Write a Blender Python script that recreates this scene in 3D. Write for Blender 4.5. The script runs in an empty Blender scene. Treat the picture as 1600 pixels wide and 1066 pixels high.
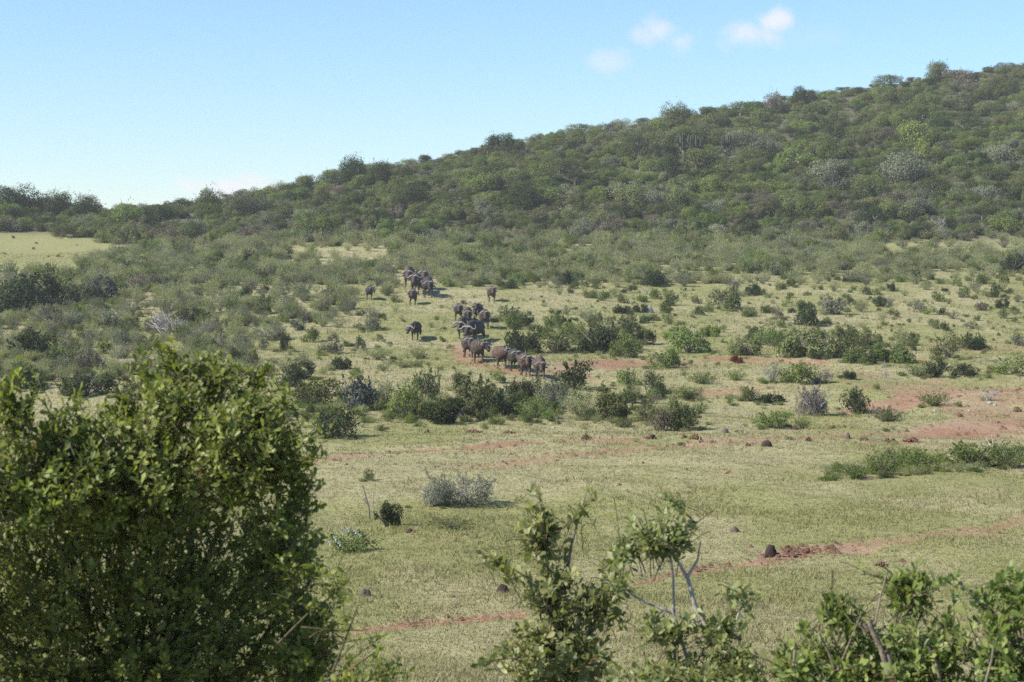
import bpy, bmesh, math, random
import numpy as np
from mathutils import Vector, Matrix

random.seed(7)
RNG = np.random.default_rng(7)
R = math.radians
SC = bpy.context.scene
COL = SC.collection

# ------------------------------------------------------------------ camera, sky, sun, exposure
F = 2900.0            # focal length in pixels of a 1600 pixel wide frame
EYE = 400.0           # row of the eye level
cam_data = bpy.data.cameras.new('camera')
cam = bpy.data.objects.new('camera', cam_data)
COL.objects.link(cam)
SC.camera = cam
cam.location = (0, 0, 0)
cam.rotation_euler = (R(90), 0, 0)
cam_data.sensor_width = 36
cam_data.lens = 36 * F / 1600
cam_data.shift_y = -(533 - EYE) / 1600
cam_data.clip_start = 0.1
cam_data.clip_end = 20000
cam_data.dof.use_dof = True
cam_data.dof.focus_distance = 110
cam_data.dof.aperture_fstop = 8.0

SUN_EL, SUN_AZ = 40.0, -108.0       # azimuth measured clockwise from the view direction (+Y)
sd = Vector((math.sin(R(SUN_AZ)) * math.cos(R(SUN_EL)), math.cos(R(SUN_AZ)) * math.cos(R(SUN_EL)), math.sin(R(SUN_EL))))
sun_data = bpy.data.lights.new('sun', 'SUN')
sun_data.energy = 5.0
sun_data.angle = R(0.5)
sun_data.color = (1.0, 0.94, 0.82)
sun = bpy.data.objects.new('sun', sun_data)
COL.objects.link(sun)
sun.rotation_euler = sd.to_track_quat('Z', 'Y').to_euler()

world = bpy.data.worlds.new('World')
SC.world = world
world.use_nodes = True
SC.view_settings.view_transform = 'Standard'
SC.view_settings.look = 'None'
SC.view_settings.gamma = 1.0
SC.view_settings.exposure = 0.92
SC.view_settings.use_curve_mapping = False
SC.cycles.max_bounces = 6
SC.cycles.diffuse_bounces = 3
SC.cycles.transmission_bounces = 3
SC.cycles.volume_bounces = 0
SC.cycles.use_denoising = False
SC.cycles.denoiser = 'OPENIMAGEDENOISE'
SC.cycles.denoising_input_passes = 'RGB_ALBEDO_NORMAL'
SC.cycles.denoising_prefilter = 'FAST'


def build_world():
    nt = world.node_tree
    nt.nodes.clear()
    N, L = nt.nodes.new, nt.links.new
    out = N('ShaderNodeOutputWorld')
    bg = N('ShaderNodeBackground')
    bg.inputs['Strength'].default_value = 0.097
    sky = N('ShaderNodeTexSky')
    sky.sky_type = 'NISHITA'
    sky.sun_disc = False
    sky.sun_elevation = R(SUN_EL)
    sky.sun_rotation = R(SUN_AZ)
    sky.altitude = 4500
    sky.air_density = 2.0
    sky.dust_density = 0.0
    sky.ozone_density = 8.0
    # a few thin fair weather clouds, placed by direction
    tc = N('ShaderNodeTexCoord')
    nrm = N('ShaderNodeVectorMath'); nrm.operation = 'NORMALIZE'
    L(tc.outputs['Generated'], nrm.inputs[0])
    noi = N('ShaderNodeTexNoise')
    noi.inputs['Scale'].default_value = 42
    noi.inputs['Detail'].default_value = 7
    noi.inputs['Roughness'].default_value = 0.6
    L(nrm.outputs[0], noi.inputs['Vector'])
    total = None
    for (px, py, rx, ry, k) in [(1176, 54, 58, 32, .7), (1206, 34, 44, 26, .8), (1034, 46, 48, 30, .62), (1060, 64, 36, 26, .5), (1006, 54, 30, 18, .4), (946, 98, 50, 26, .36), (350, 298, 84, 26, .9), (400, 284, 60, 24, .6),
                                (1275, 56, 60, 26, .10), (-300, 240, 110, 36, .6), (1950, 60, 120, 40, .6),
                                (2500, 150, 150, 50, .6), (-900, 120, 150, 50, .6)]:
        c = Vector(((px - 800) / F, 1, (EYE - py) / F)).normalized()
        sub = N('ShaderNodeVectorMath'); sub.operation = 'SUBTRACT'
        L(nrm.outputs[0], sub.inputs[0]); sub.inputs[1].default_value = c
        mul = N('ShaderNodeVectorMath'); mul.operation = 'MULTIPLY'
        L(sub.outputs[0], mul.inputs[0]); mul.inputs[1].default_value = (F / rx, F / rx, F / ry)
        ln = N('ShaderNodeVectorMath'); ln.operation = 'LENGTH'
        L(mul.outputs[0], ln.inputs[0])
        nn = N('ShaderNodeMath'); nn.operation = 'MULTIPLY_ADD'
        L(noi.outputs['Fac'], nn.inputs[0]); nn.inputs[1].default_value = -2.3; nn.inputs[2].default_value = 1.65
        ad = N('ShaderNodeMath'); ad.operation = 'MULTIPLY_ADD'
        L(ln.outputs['Value'], ad.inputs[0]); ad.inputs[1].default_value = 1.0; L(nn.outputs[0], ad.inputs[2])
        mp = N('ShaderNodeMapRange'); mp.interpolation_type = 'SMOOTHSTEP'
        L(ad.outputs[0], mp.inputs['Value'])
        mp.inputs['From Min'].default_value = 1.5; mp.inputs['From Max'].default_value = 0.55
        mp.inputs['To Min'].default_value = 0; mp.inputs['To Max'].default_value = k
        if total is None:
            total = mp.outputs[0]
        else:
            mx = N('ShaderNodeMath'); mx.operation = 'MAXIMUM'
            L(total, mx.inputs[0]); L(mp.outputs[0], mx.inputs[1])
            total = mx.outputs[0]
    mix = N('ShaderNodeMix'); mix.data_type = 'RGBA'
    L(total, mix.inputs['Factor'])
    L(sky.outputs[0], mix.inputs['A'])
    mix.inputs['B'].default_value = (5.4, 5.25, 5.4, 1)
    L(mix.outputs['Result'], bg.inputs['Color'])
    L(bg.outputs[0], out.inputs['Surface'])


build_world()

# ------------------------------------------------------------------ numeric helpers
def _hash(ix, iy, seed):
    h = (ix.astype(np.int64) * 374761393 + iy.astype(np.int64) * 668265263 + seed * 1274126177) & 0x7fffffff
    h = ((h ^ (h >> 13)) * 1274126177) & 0x7fffffff
    return ((h ^ (h >> 16)) & 0xffff) / 65535.0


def vnoise(x, y, seed=0):
    x = np.asarray(x, float); y = np.asarray(y, float)
    ix, iy = np.floor(x), np.floor(y)
    fx, fy = x - ix, y - iy
    fx = fx * fx * (3 - 2 * fx); fy = fy * fy * (3 - 2 * fy)
    a, b = _hash(ix, iy, seed), _hash(ix + 1, iy, seed)
    c, d = _hash(ix, iy + 1, seed), _hash(ix + 1, iy + 1, seed)
    return (a * (1 - fx) + b * fx) * (1 - fy) + (c * (1 - fx) + d * fx) * fy


def fbm(x, y, oct=4, seed=0):
    s, a, t = 0, 1.0, 0
    for o in range(oct):
        s = s + a * vnoise(np.asarray(x) * 2 ** o, np.asarray(y) * 2 ** o, seed + o)
        t += a; a *= 0.55
    return s / t


def sstep(a, b, x):
    t = np.clip((x - a) / (b - a), 0, 1)
    return t * t * (3 - 2 * t)


# ------------------------------------------------------------------ terrain shape (eye of the camera is z = 0)
_py = np.array([-60, 0, 8, 20, 30, 42, 55, 78, 98, 120, 150, 165, 180, 195, 210, 230, 250, 420])
_pz = np.array([-2.2, -2.35, -2.9, -5.4, -6.9, -7.25, -7.6, -8.07, -8.15, -7.45, -6.75, -5.85, -4.7, -3.7, -2.55, -.4, 1.5, 15])
_ty = np.arange(-60, 420, 1.0)
_tz = np.interp(_ty, _py, _pz)
_k = np.exp(-0.5 * (np.arange(-9, 10) / 3.5) ** 2); _k /= _k.sum()
_tz = np.convolve(np.pad(_tz, 9, mode='edge'), _k, 'valid')
_su = np.array([-900, -300, 0, 150, 300, 450, 550, 700, 800, 950, 1100, 1250, 1400, 1500, 1600, 1900, 2600])
_sr = np.array([330, 322, 316, 326, 320, 294, 272, 244, 224, 200, 177, 153, 131, 117, 103, 80, 50])


def terrain(X, Y):
    X = np.asarray(X, float); Y = np.asarray(Y, float)
    u = np.clip(800 + F * X / np.maximum(Y, 14), -900, 2600)
    z = np.interp(Y, _ty, _tz)
    dr = np.interp(u, [-900, 0, 300, 1600, 2600], [300, 300, 318, 425, 470])
    zr = (EYE - np.interp(u, _su, _sr)) * dr / F
    t = np.clip((Y - 250) / (dr - 250), 0, 1)
    zh = 1.5 + (zr - 1.5) * (0.82 * t + 0.18 * np.sin(t * math.pi / 2))
    w = sstep(238, 258, Y)
    z = z * (1 - w) + zh * w
    back = np.maximum(zr - 0.06 * (Y - dr) - 0.0006 * (Y - dr) ** 2, -6)
    z = np.where(Y > dr, back, z)
    z = z + (fbm(X / 14, Y / 14, 3, 11) - .5) * 0.9 * sstep(25, 60, Y) * (1 - sstep(150, 240, Y) * 0.3)
    z = z + (fbm(X / 2.2, Y / 2.2, 3, 21) - .5) * 0.24 * (1 - sstep(120, 200, Y))
    return z


_hy = np.concatenate([np.arange(5, 120, .1), np.arange(120, 520, .3)])


_hx = np.arange(-420, 2060, 8.0)
_hz = terrain(((_hx[:, None] - 800) / F) * _hy[None], np.repeat(_hy[None], len(_hx), 0))


def hit(px, py):
    """the point of the ground seen in this direction"""
    k = (px - 800) / F
    j = min(max((px - _hx[0]) / 8.0, 0), len(_hx) - 1.001); j0 = int(j); f = j - j0
    d = _hz[j0] * (1 - f) + _hz[j0 + 1] * f - (EYE - py) / F * _hy
    i = np.nonzero(d >= 0)[0]
    if len(i) == 0:
        return None
    i = max(i[0], 1)
    y = _hy[i - 1] + (_hy[i] - _hy[i - 1]) * (-d[i - 1]) / (d[i] - d[i - 1] + 1e-9) if d[i - 1] < 0 else _hy[i]
    return Vector((k * y, y, float(terrain(k * y, y))))


# ------------------------------------------------------------------ object helpers
def tag(o, label=None, cat=None, group=None, kind=None):
    if label: o['label'] = label
    if cat: o['category'] = cat
    if group: o['group'] = group
    if kind: o['kind'] = kind
    return o


def empty(name, loc=(0, 0, 0), rz=0, sc=(1, 1, 1)):
    o = bpy.data.objects.new(name, None)
    COL.objects.link(o)
    o.location = loc; o.rotation_euler = (0, 0, rz); o.scale = sc
    o.empty_display_size = .2
    return o


def link(name, me, parent=None):
    o = bpy.data.objects.new(name, me)
    COL.objects.link(o)
    if parent: o.parent = parent
    return o


def mesh_np(name, V, polys, mats=(), attrs=None, smooth=False):
    """polys: list of (n, k) integer arrays with the same or different k; attrs: name -> per-face floats"""
    me = bpy.data.meshes.new(name)
    V = np.asarray(V, np.float32)
    me.vertices.add(len(V)); me.vertices.foreach_set('co', V.ravel())
    loops = np.concatenate([p.ravel() for p in polys]).astype(np.int32)
    tot = np.concatenate([np.full(len(p), p.shape[1]) for p in polys]).astype(np.int32)
    st = np.concatenate([[0], np.cumsum(tot)[:-1]]).astype(np.int32)
    me.loops.add(len(loops)); me.loops.foreach_set('vertex_index', loops)
    me.polygons.add(len(tot)); me.polygons.foreach_set('loop_start', st)
    me.polygons.foreach_set('loop_total', tot)
    for m in mats: me.materials.append(m)
    for k, v in (attrs or {}).items():
        a = me.attributes.new(k, 'FLOAT', 'FACE'); a.data.foreach_set('value', np.asarray(v, np.float32))
    if smooth: me.polygons.foreach_set('use_smooth', np.ones(len(tot), bool))
    me.update(calc_edges=True)
    return me


class Tubes:
    """collects tapered tubes; build() makes one mesh"""
    def __init__(s): s.V, s.Q, s.n = [], [], 0

    def add(s, pts, rad, sides=5):
        pts = [Vector(p) for p in pts]
        up = None
        rings = []
        for i, p in enumerate(pts):
            d = (pts[min(i + 1, len(pts) - 1)] - pts[max(i - 1, 0)])
            d = d.normalized() if d.length > 1e-9 else Vector((0, 0, 1))
            if up is None:
                up = d.orthogonal().normalized()
            up = (up - d * up.dot(d))
            up = up.normalized() if up.length > 1e-6 else d.orthogonal().normalized()
            b = d.cross(up)
            rings.append([p + (up * math.cos(2 * math.pi * j / sides) + b * math.sin(2 * math.pi * j / sides)) * rad[i] for j in range(sides)])
        o = s.n
        for r in rings: s.V += r
        for i in range(len(pts) - 1):
            for j in range(sides):
                a = o + i * sides + j; b2 = o + i * sides + (j + 1) % sides
                s.Q.append((a, b2, b2 + sides, a + sides))
        s.n += len(pts) * sides
        if sides == 4:
            e = o + (len(pts) - 1) * sides
            s.Q.append((e, e + 1, e + 2, e + 3))

    def build(s, name, mat, smooth=True):
        return mesh_np(name, [tuple(v) for v in s.V], [np.array(s.Q, int)], [mat], smooth=smooth)


# ------------------------------------------------------------------ materials
MATS = {}


def new_mat(name):
    m = bpy.data.materials.new(name); m.use_nodes = True
    nt = m.node_tree; nt.nodes.clear()
    MATS[name] = m
    return m, nt, nt.nodes.new, nt.links.new


def mixrgb(N, L, fac, a, b, blend='MIX'):
    n = N('ShaderNodeMix'); n.data_type = 'RGBA'; n.blend_type = blend
    for s, v in (('Factor', fac), ('A', a), ('B', b)):
        if isinstance(v, (int, float)): n.inputs[s].default_value = v
        elif isinstance(v, tuple): n.inputs[s].default_value = (*v, 1)
        else: L(v, n.inputs[s])
    return n.outputs['Result']


def leaf_mat(name, c1, c2, trans=0.28, rough=None, rnd=0.35, dead=None):
    """foliage: colour differs from leaf to leaf ('var') and a little from plant to plant"""
    m, nt, N, L = new_mat(name)
    out = N('ShaderNodeOutputMaterial')
    at = N('ShaderNodeAttribute'); at.attribute_name = 'var'
    col = mixrgb(N, L, at.outputs['Fac'], c1, c2)
    if dead:
        gt = N('ShaderNodeMath'); gt.operation = 'GREATER_THAN'; gt.inputs[1].default_value = 0.94
        L(at.outputs['Fac'], gt.inputs[0])
        col = mixrgb(N, L, gt.outputs[0], col, dead)
    oi = N('ShaderNodeObjectInfo')
    hs = N('ShaderNodeHueSaturation')
    mr = N('ShaderNodeMapRange'); L(oi.outputs['Random'], mr.inputs['Value'])
    mr.inputs['To Min'].default_value = 1 - rnd; mr.inputs['To Max'].default_value = 1 + rnd
    L(mr.outputs[0], hs.inputs['Value'])
    m2 = N('ShaderNodeMath'); m2.operation = 'MULTIPLY'; m2.inputs[1].default_value = 7.31
    L(oi.outputs['Random'], m2.inputs[0])
    fr = N('ShaderNodeMath'); fr.operation = 'FRACT'; L(m2.outputs[0], fr.inputs[0])
    mh = N('ShaderNodeMapRange'); L(fr.outputs[0], mh.inputs['Value'])
    mh.inputs['To Min'].default_value = 0.485; mh.inputs['To Max'].default_value = 0.515
    L(mh.outputs[0], hs.inputs['Hue'])
    L(col, hs.inputs['Color'])
    if rough is None:
        d = N('ShaderNodeBsdfDiffuse'); L(hs.outputs[0], d.inputs['Color']); sh = d.outputs[0]
    else:
        d = N('ShaderNodeBsdfPrincipled'); L(hs.outputs[0], d.inputs['Base Color'])
        d.inputs['Roughness'].default_value = rough
        d.inputs['Specular IOR Level'].default_value = 0.42
        sh = d.outputs[0]
    t = N('ShaderNodeBsdfTranslucent')
    tcol = mixrgb(N, L, 1.0, hs.outputs[0], (1.15, 1.25, 0.6), 'MULTIPLY')
    L(tcol, t.inputs['Color'])
    ms = N('ShaderNodeMixShader'); ms.inputs[0].default_value = trans
    L(sh, ms.inputs[1]); L(t.outputs[0], ms.inputs[2]); L(ms.outputs[0], out.inputs['Surface'])
    return m


def plain_mat(name, c1, c2, scale=8, rough=0.85, bump=0.0, spec=0.2, detail=5):
    m, nt, N, L = new_mat(name)
    out = N('ShaderNodeOutputMaterial'); p = N('ShaderNodeBsdfPrincipled')
    tc = N('ShaderNodeTexCoord'); n = N('ShaderNodeTexNoise')
    n.inputs['Scale'].default_value = scale; n.inputs['Detail'].default_value = detail
    L(tc.outputs['Object'], n.inputs['Vector'])
    mr = N('ShaderNodeMapRange'); L(n.outputs['Fac'], mr.inputs['Value'])
    mr.inputs['From Min'].default_value = 0.3; mr.inputs['From Max'].default_value = 0.7
    L(mixrgb(N, L, mr.outputs[0], c1, c2), p.inputs['Base Color'])
    p.inputs['Roughness'].default_value = rough; p.inputs['Specular IOR Level'].default_value = spec
    if bump:
        b = N('ShaderNodeBump'); b.inputs['Strength'].default_value = bump; b.inputs['Distance'].default_value = 0.03
        L(n.outputs['Fac'], b.inputs['Height']); L(b.outputs[0], p.inputs['Normal'])
    L(p.outputs[0], out.inputs['Surface'])
    return m


LEAF = {
    'dark':  leaf_mat('leaf_dark', (.030, .044, .021), (.070, .088, .038)),
    'olive': leaf_mat('leaf_olive', (.078, .096, .040), (.172, .186, .080)),
    'green': leaf_mat('leaf_green', (.080, .116, .034), (.176, .218, .068)),
    'grey':  leaf_mat('leaf_grey', (.115, .126, .084), (.225, .232, .165), trans=.22),
    'wispy': leaf_mat('leaf_wispy', (.175, .186, .100), (.345, .345, .198), trans=.38, rnd=.22),
    'lilac': leaf_mat('leaf_lilac', (.120, .110, .106), (.215, .198, .192), trans=.15, rnd=.15),
    'brown': leaf_mat('leaf_brown', (.115, .098, .072), (.205, .175, .132), trans=.15, rnd=.2),
    'red':   leaf_mat('leaf_red', (.075, .024, .014), (.140, .050, .028), trans=.1, rnd=.1),
    'silver': leaf_mat('leaf_silver', (.190, .195, .150), (.350, .350, .285), trans=.25, rnd=.1),
    'bluish': leaf_mat('leaf_bluish', (.045, .055, .045), (.110, .122, .112), trans=.15, rnd=.15),
    'lime':  leaf_mat('leaf_lime', (.110, .140, .035), (.210, .240, .070), rnd=.15),
}
COLOUR_WORD = {'dark': 'dark green', 'olive': 'olive green', 'green': 'mid green', 'grey': 'grey-green', 'wispy': 'pale feathery', 'lilac': 'lilac-grey',
               'brown': 'brownish', 'red': 'reddish-brown', 'silver': 'silver-grey', 'bluish': 'blue-grey', 'lime': 'yellow-green'}
BARK = plain_mat('bark', (.10, .085, .07), (.22, .19, .16), 20, .9, .3)
BARK_PALE = plain_mat('bark_pale', (.22, .20, .18), (.42, .38, .34), 25, .85, .3)
DEADWOOD = plain_mat('deadwood', (.20, .185, .175), (.36, .33, .31), 10, .9)
BARK_MID = plain_mat('bark_mid', (.12, .09, .07), (.27, .21, .17), 30, .9, .4)
TWIG = plain_mat('twig', (.06, .055, .03), (.12, .10, .06), 25, .85)

# ------------------------------------------------------------------ ground
PATHS = [   # pixel polyline, half width in metres, strength
    ([(470, 1000), (560, 985), (690, 970), (800, 961)], .45, .88), ([(980, 916), (1090, 890), (1200, 873), (1330, 852)], .45, .88),
    ([(800, 961), (900, 938), (980, 916)], .35, .55), ([(1200, 866), (1260, 858), (1310, 854)], .8, 1.2),
    ([(1330, 852), (1450, 836), (1600, 812), (1750, 790)], .75, .76),
    ([(470, 722), (560, 710), (640, 706), (720, 700), (830, 690)], .75, .9),
    ([(740, 730), (830, 718), (950, 706), (1100, 692), (1300, 680), (1450, 672), (1650, 664)], 1.3, .74),
    ([(1360, 640), (1450, 620), (1500, 612), (1620, 606)], 1.8, .95), ([(1340, 640), (1400, 628)], 1.3, .95),
    ([(1430, 680), (1500, 668), (1620, 660)], 2.0, 1.0), ([(1370, 692), (1440, 688)], .7, .9),
    ([(722, 538), (728, 556), (760, 570), (830, 584), (900, 588)], 1.3, .9), ([(890, 575), (960, 566), (1030, 566)], 2.6, .95),
    ([(1110, 560), (1160, 562), (1260, 566)], 1.8, .95), ([(1120, 612), (1200, 606)], 1.8, .75),
    ([(560, 582), (640, 586), (710, 588)], 1.6, .45), ([(620, 497), (740, 488), (716, 470)], 1.2, .5),
    ([(1520, 548), (1620, 540)], 1.8, .55), ([(230, 385), (275, 383)], 1.8, .8), ([(462, 412), (480, 418)], 2.0, .7),
    ([(900, 688), (980, 684)], .9, .8), ([(690, 842), (740, 838)], .5, .6), ([(545, 645), (590, 645)], .8, .6),
    ([(780, 704), (900, 700)], .5, .5), ([(900, 735), (1010, 722)], .5, .45), ([(1090, 735), (1110, 735)], .6, .4),
]


def seg_field(X, Y):
    s = np.zeros_like(X)
    wob = (fbm(X / 1.3, Y / 2.6, 3, 5) - .5)
    for pts, hw, k in PATHS:
        w = [hit(*p) for p in pts]
        dmin = np.full(X.shape, 1e9)
        for a, b in zip(w[:-1], w[1:]):
            ax, ay, bx, by = a.x, a.y, b.x, b.y
            dx, dy = bx - ax, by - ay
            t = np.clip(((X - ax) * dx + (Y - ay) * dy) / (dx * dx + dy * dy + 1e-9), 0, 1)
            dmin = np.minimum(dmin, np.hypot(X - ax - t * dx, Y - ay - t * dy))
        d = dmin / hw + wob * 1.6
        s = np.maximum(s, k * (1 - sstep(.45, 1.35, d)))
    return s


def ground_fields(X, Y):
    """soil 0..1, dry 0..1 (straw coloured grass), wood 0..1 (litter under the thicket)"""
    u = 800 + F * X / np.maximum(Y, 14)
    soil = seg_field(X, Y)
    n = fbm(X / 6, Y / 9, 4, 31)
    zone = sstep(72, 84, Y) * (1 - sstep(135, 160, Y)) * sstep(850, 1150, u)
    soil = np.maximum(soil, zone * sstep(.50, .66, n) * .75)
    n3 = fbm(X / 2.5, Y / 4, 3, 77)
    soil = np.maximum(soil, (sstep(52, 66, Y) * (1 - sstep(118, 128, Y))) * sstep(.62, .74, n3) * .5)
    soil = np.maximum(soil, sstep(.70, .78, fbm(X / 1.2, Y / 1.8, 3, 57)) * .35 * (1 - sstep(90, 120, Y)))
    dry = fbm(X / 5, Y / 8, 4, 41)
    dry = sstep(.30, .72, dry + .09 * sstep(45, 75, Y) * (1 - sstep(125, 140, Y)))
    meadow = sstep(200, 225, Y) * (1 - sstep(150, 330, u))
    dry = dry * (1 - .6 * meadow)
    tan = sstep(195, 215, Y) * (1 - sstep(238, 248, Y)) * sstep(420, 520, u) * (1 - sstep(640, 760, u))
    dry = np.maximum(dry, tan)
    edge = 252 + 6 * (fbm(X / 20, X * 0 + 3.3, 2, 8) - .5) + 8 * (1 - sstep(100, 260, u))
    wood = sstep(-3, 6, Y - edge)
    return soil, dry, wood


def terrain_material():
    m, nt, N, L = new_mat('ground')
    out = N('ShaderNodeOutputMaterial'); p = N('ShaderNodeBsdfPrincipled')
    p.inputs['Roughness'].default_value = .95; p.inputs['Specular IOR Level'].default_value = .1
    g = N('ShaderNodeNewGeometry')

    def noise(scale, detail=5, rough=.6, stretch=None):
        n = N('ShaderNodeTexNoise'); n.inputs['Scale'].default_value = scale; n.inputs['Detail'].default_value = detail
        n.inputs['Roughness'].default_value = rough
        L(g.outputs['Position'], n.inputs['Vector'])
        return n.outputs['Fac']

    def ramp(v, a, b, lo=0., hi=1.):
        r = N('ShaderNodeMapRange'); r.interpolation_type = 'SMOOTHSTEP'; L(v, r.inputs['Value'])
        for k, x in (('From Min', a), ('From Max', b), ('To Min', lo), ('To Max', hi)): r.inputs[k].default_value = x
        return r.outputs[0]

    def attr(nm):
        a = N('ShaderNodeAttribute'); a.attribute_name = nm
        return a.outputs['Fac']

    def math_(op, a, b):
        n = N('ShaderNodeMath'); n.operation = op
        for i, v in enumerate((a, b)):
            if isinstance(v, (int, float)): n.inputs[i].default_value = v
            else: L(v, n.inputs[i])
        return n.outputs[0]
    fine, mid, wide = noise(9, 6, .7), noise(1.6, 5), noise(.22, 4)
    green = mixrgb(N, L, ramp(fine, .3, .7), (.162, .168, .066), (.258, .246, .108))
    straw = mixrgb(N, L, ramp(fine, .3, .7), (.212, .198, .100), (.325, .296, .168))
    d = math_('ADD', attr('dry'), math_('MULTIPLY', math_('SUBTRACT', mid, .5), 1.1))
    col = mixrgb(N, L, ramp(d, .15, .95), green, straw)
    soilc = mixrgb(N, L, ramp(fine, .3, .7), (.195, .104, .062), (.350, .208, .136))
    soilc = mixrgb(N, L, ramp(noise(22, 4, .7), .42, .62), mixrgb(N, L, 1.0, soilc, (.80, .76, .74), 'MULTIPLY'), soilc)
    soilc = mixrgb(N, L, ramp(wide, .4, .65, 0., .6), soilc, (.33, .235, .160))
    s = math_('ADD', attr('soil'), math_('MULTIPLY', math_('SUBTRACT', noise(3.2, 6, .75), .5), 2.3))
    col = mixrgb(N, L, ramp(s, .40, .95), col, soilc)
    litter = mixrgb(N, L, ramp(mid, .35, .65), (.060, .062, .034), (.130, .120, .075))
    col = mixrgb(N, L, attr('wood'), col, litter)
    L(col, p.inputs['Base Color'])
    b = N('ShaderNodeBump'); b.inputs['Strength'].default_value = .7; b.inputs['Distance'].default_value = .12
    L(math_('ADD', noise(6, 6, .7), mid), b.inputs['Height']); L(b.outputs[0], p.inputs['Normal'])
    L(p.outputs[0], out.inputs['Surface'])
    return m


def build_ground():
    t = np.concatenate([np.linspace(-2.5, -.62, 26)[:-1], np.linspace(-.62, -.30, 60)[:-1], np.linspace(-.30, .30, 520), np.linspace(.30, .62, 60)[1:], np.linspace(.62, 2.5, 26)[1:]])
    Y = np.concatenate([np.linspace(-60, 5, 20)[:-1], np.geomspace(5, 24, 60)[:-1], np.geomspace(24, 260, 360)[:-1], np.linspace(260, 480, 70)[:-1], np.geomspace(480, 1000, 24)])
    YY, TT = np.meshgrid(Y, t, indexing='ij')
    XX = TT * np.maximum(YY, 14)
    ZZ = terrain(XX, YY)
    worn = seg_field(XX.ravel(), YY.ravel()).reshape(XX.shape)
    ZZ = ZZ - .05 * np.clip(worn, 0, 1) * (1 - sstep(110, 140, YY))     # trodden paths lie a little lower
    nr, nc = YY.shape
    idx = np.arange(nr * nc).reshape(nr, nc)
    q = np.stack([idx[:-1, :-1], idx[:-1, 1:], idx[1:, 1:], idx[1:, :-1]], -1).reshape(-1, 4)
    V = np.stack([XX, YY, ZZ], -1).reshape(-1, 3)
    me = mesh_np('ground', V, [q], [terrain_material()], smooth=True)
    soil, dry, wood = ground_fields(XX.ravel(), YY.ravel())
    for k, v in (('soil', soil), ('dry', dry), ('wood', wood)):
        a = me.attributes.new(k, 'FLOAT', 'POINT'); a.data.foreach_set('value', v.astype(np.float32))
    o = link('ground', me)
    tag(o, 'grassy valley floor and hillside with red earth paths', 'ground', kind='structure')


build_ground()

# ------------------------------------------------------------------ short grass
def grass_mat():
    m, nt, N, L = new_mat('grass_blades')
    out = N('ShaderNodeOutputMaterial')
    a = N('ShaderNodeAttribute'); a.attribute_name = 'dryness'
    b = N('ShaderNodeAttribute'); b.attribute_name = 'var'
    g = mixrgb(N, L, b.outputs['Fac'], (.172, .182, .066), (.300, .292, .122))
    s = mixrgb(N, L, b.outputs['Fac'], (.220, .200, .098), (.370, .335, .190))
    c = mixrgb(N, L, a.outputs['Fac'], g, s)
    d = N('ShaderNodeBsdfDiffuse'); L(c, d.inputs['Color'])
    t = N('ShaderNodeBsdfTranslucent'); L(c, t.inputs['Color'])
    ms = N('ShaderNodeMixShader'); ms.inputs[0].default_value = .35
    L(d.outputs[0], ms.inputs[1]); L(t.outputs[0], ms.inputs[2]); L(ms.outputs[0], out.inputs['Surface'])
    return m


def build_grass(n=260000):
    Y = 24 * (240 / 24) ** RNG.random(n) ** .95
    X = (RNG.random(n) * 2 - 1) * .33 * Y
    soil, dry, wood = ground_fields(X, Y)
    lush = fbm(X / 3, Y / 3, 3, 91)
    keep = RNG.random(n) > np.clip(soil * 1.15 - .25, 0, .93)
    X, Y, dry, lush = X[keep], Y[keep], dry[keep], lush[keep]
    n = len(X)
    Z = terrain(X, Y)
    B = 4
    ht = (.035 + .035 * sstep(.4, .75, lush) + .03 * RNG.random(n)) * (1 + sstep(60, 160, Y) * .9)
    big = RNG.random(n) < .07 * sstep(.40, .6, lush); ht[big] *= 2.6
    P = np.repeat(np.stack([X, Y, Z - .01], -1), B, 0)
    P[:, :2] += RNG.normal(0, .05, (n * B, 2)) * np.repeat(1 + sstep(60, 160, Y), B)[:, None]
    h = np.repeat(ht, B) * RNG.uniform(.6, 1.3, n * B)
    a = RNG.random(n * B) * 2 * np.pi
    w = (.006 + .0001 * np.repeat(Y, B)) * RNG.uniform(.7, 1.4, n * B)
    side = np.stack([np.cos(a), np.sin(a), a * 0], -1) * w[:, None]
    lean = RNG.normal(0, .5, (n * B, 2)) * h[:, None]
    tip = P + np.stack([lean[:, 0], lean[:, 1], h], -1)
    V = np.stack([P - side, P + side, tip], 1).reshape(-1, 3)
    q = np.arange(len(V)).reshape(-1, 3)
    dr = np.clip(np.repeat(dry, B) * .85 + RNG.normal(0, .28, n * B), 0, 1)
    me = mesh_np('grass', V, [q], [grass_mat()], {'dryness': dr, 'var': RNG.random(n * B)})
    tag(link('grass', me), 'short cropped grass covering the valley floor', 'grass', kind='stuff')


build_grass()

# ------------------------------------------------------------------ foliage forms (unit half width, base at z = 0)
def leaves_mesh(name, P, Nn, S, mat, var=None, aspect=.62):
    """one folded diamond per leaf: P positions, Nn normals, S sizes"""
    n = len(P)
    r = RNG.normal(size=(n, 3))
    T = np.cross(Nn, r); T /= np.linalg.norm(T, axis=1, keepdims=True) + 1e-9
    Bt = np.cross(Nn, T)
    S = S[:, None]
    a = P - T * S * .55
    b = P + T * S * .55
    c = P + Bt * S * aspect * .5 + Nn * S * .10
    d = P - Bt * S * aspect * .5 + Nn * S * .10
    V = np.stack([a, c, b, d], 1).reshape(-1, 3)
    i = np.arange(n)[:, None] * 4
    T1 = np.concatenate([i, i + 1, i + 2], 1); T2 = np.concatenate([i, i + 2, i + 3], 1)
    v = RNG.random(n) if var is None else var
    return mesh_np(name, V, [T1, T2], [mat], {'var': np.concatenate([v, v])})


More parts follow.
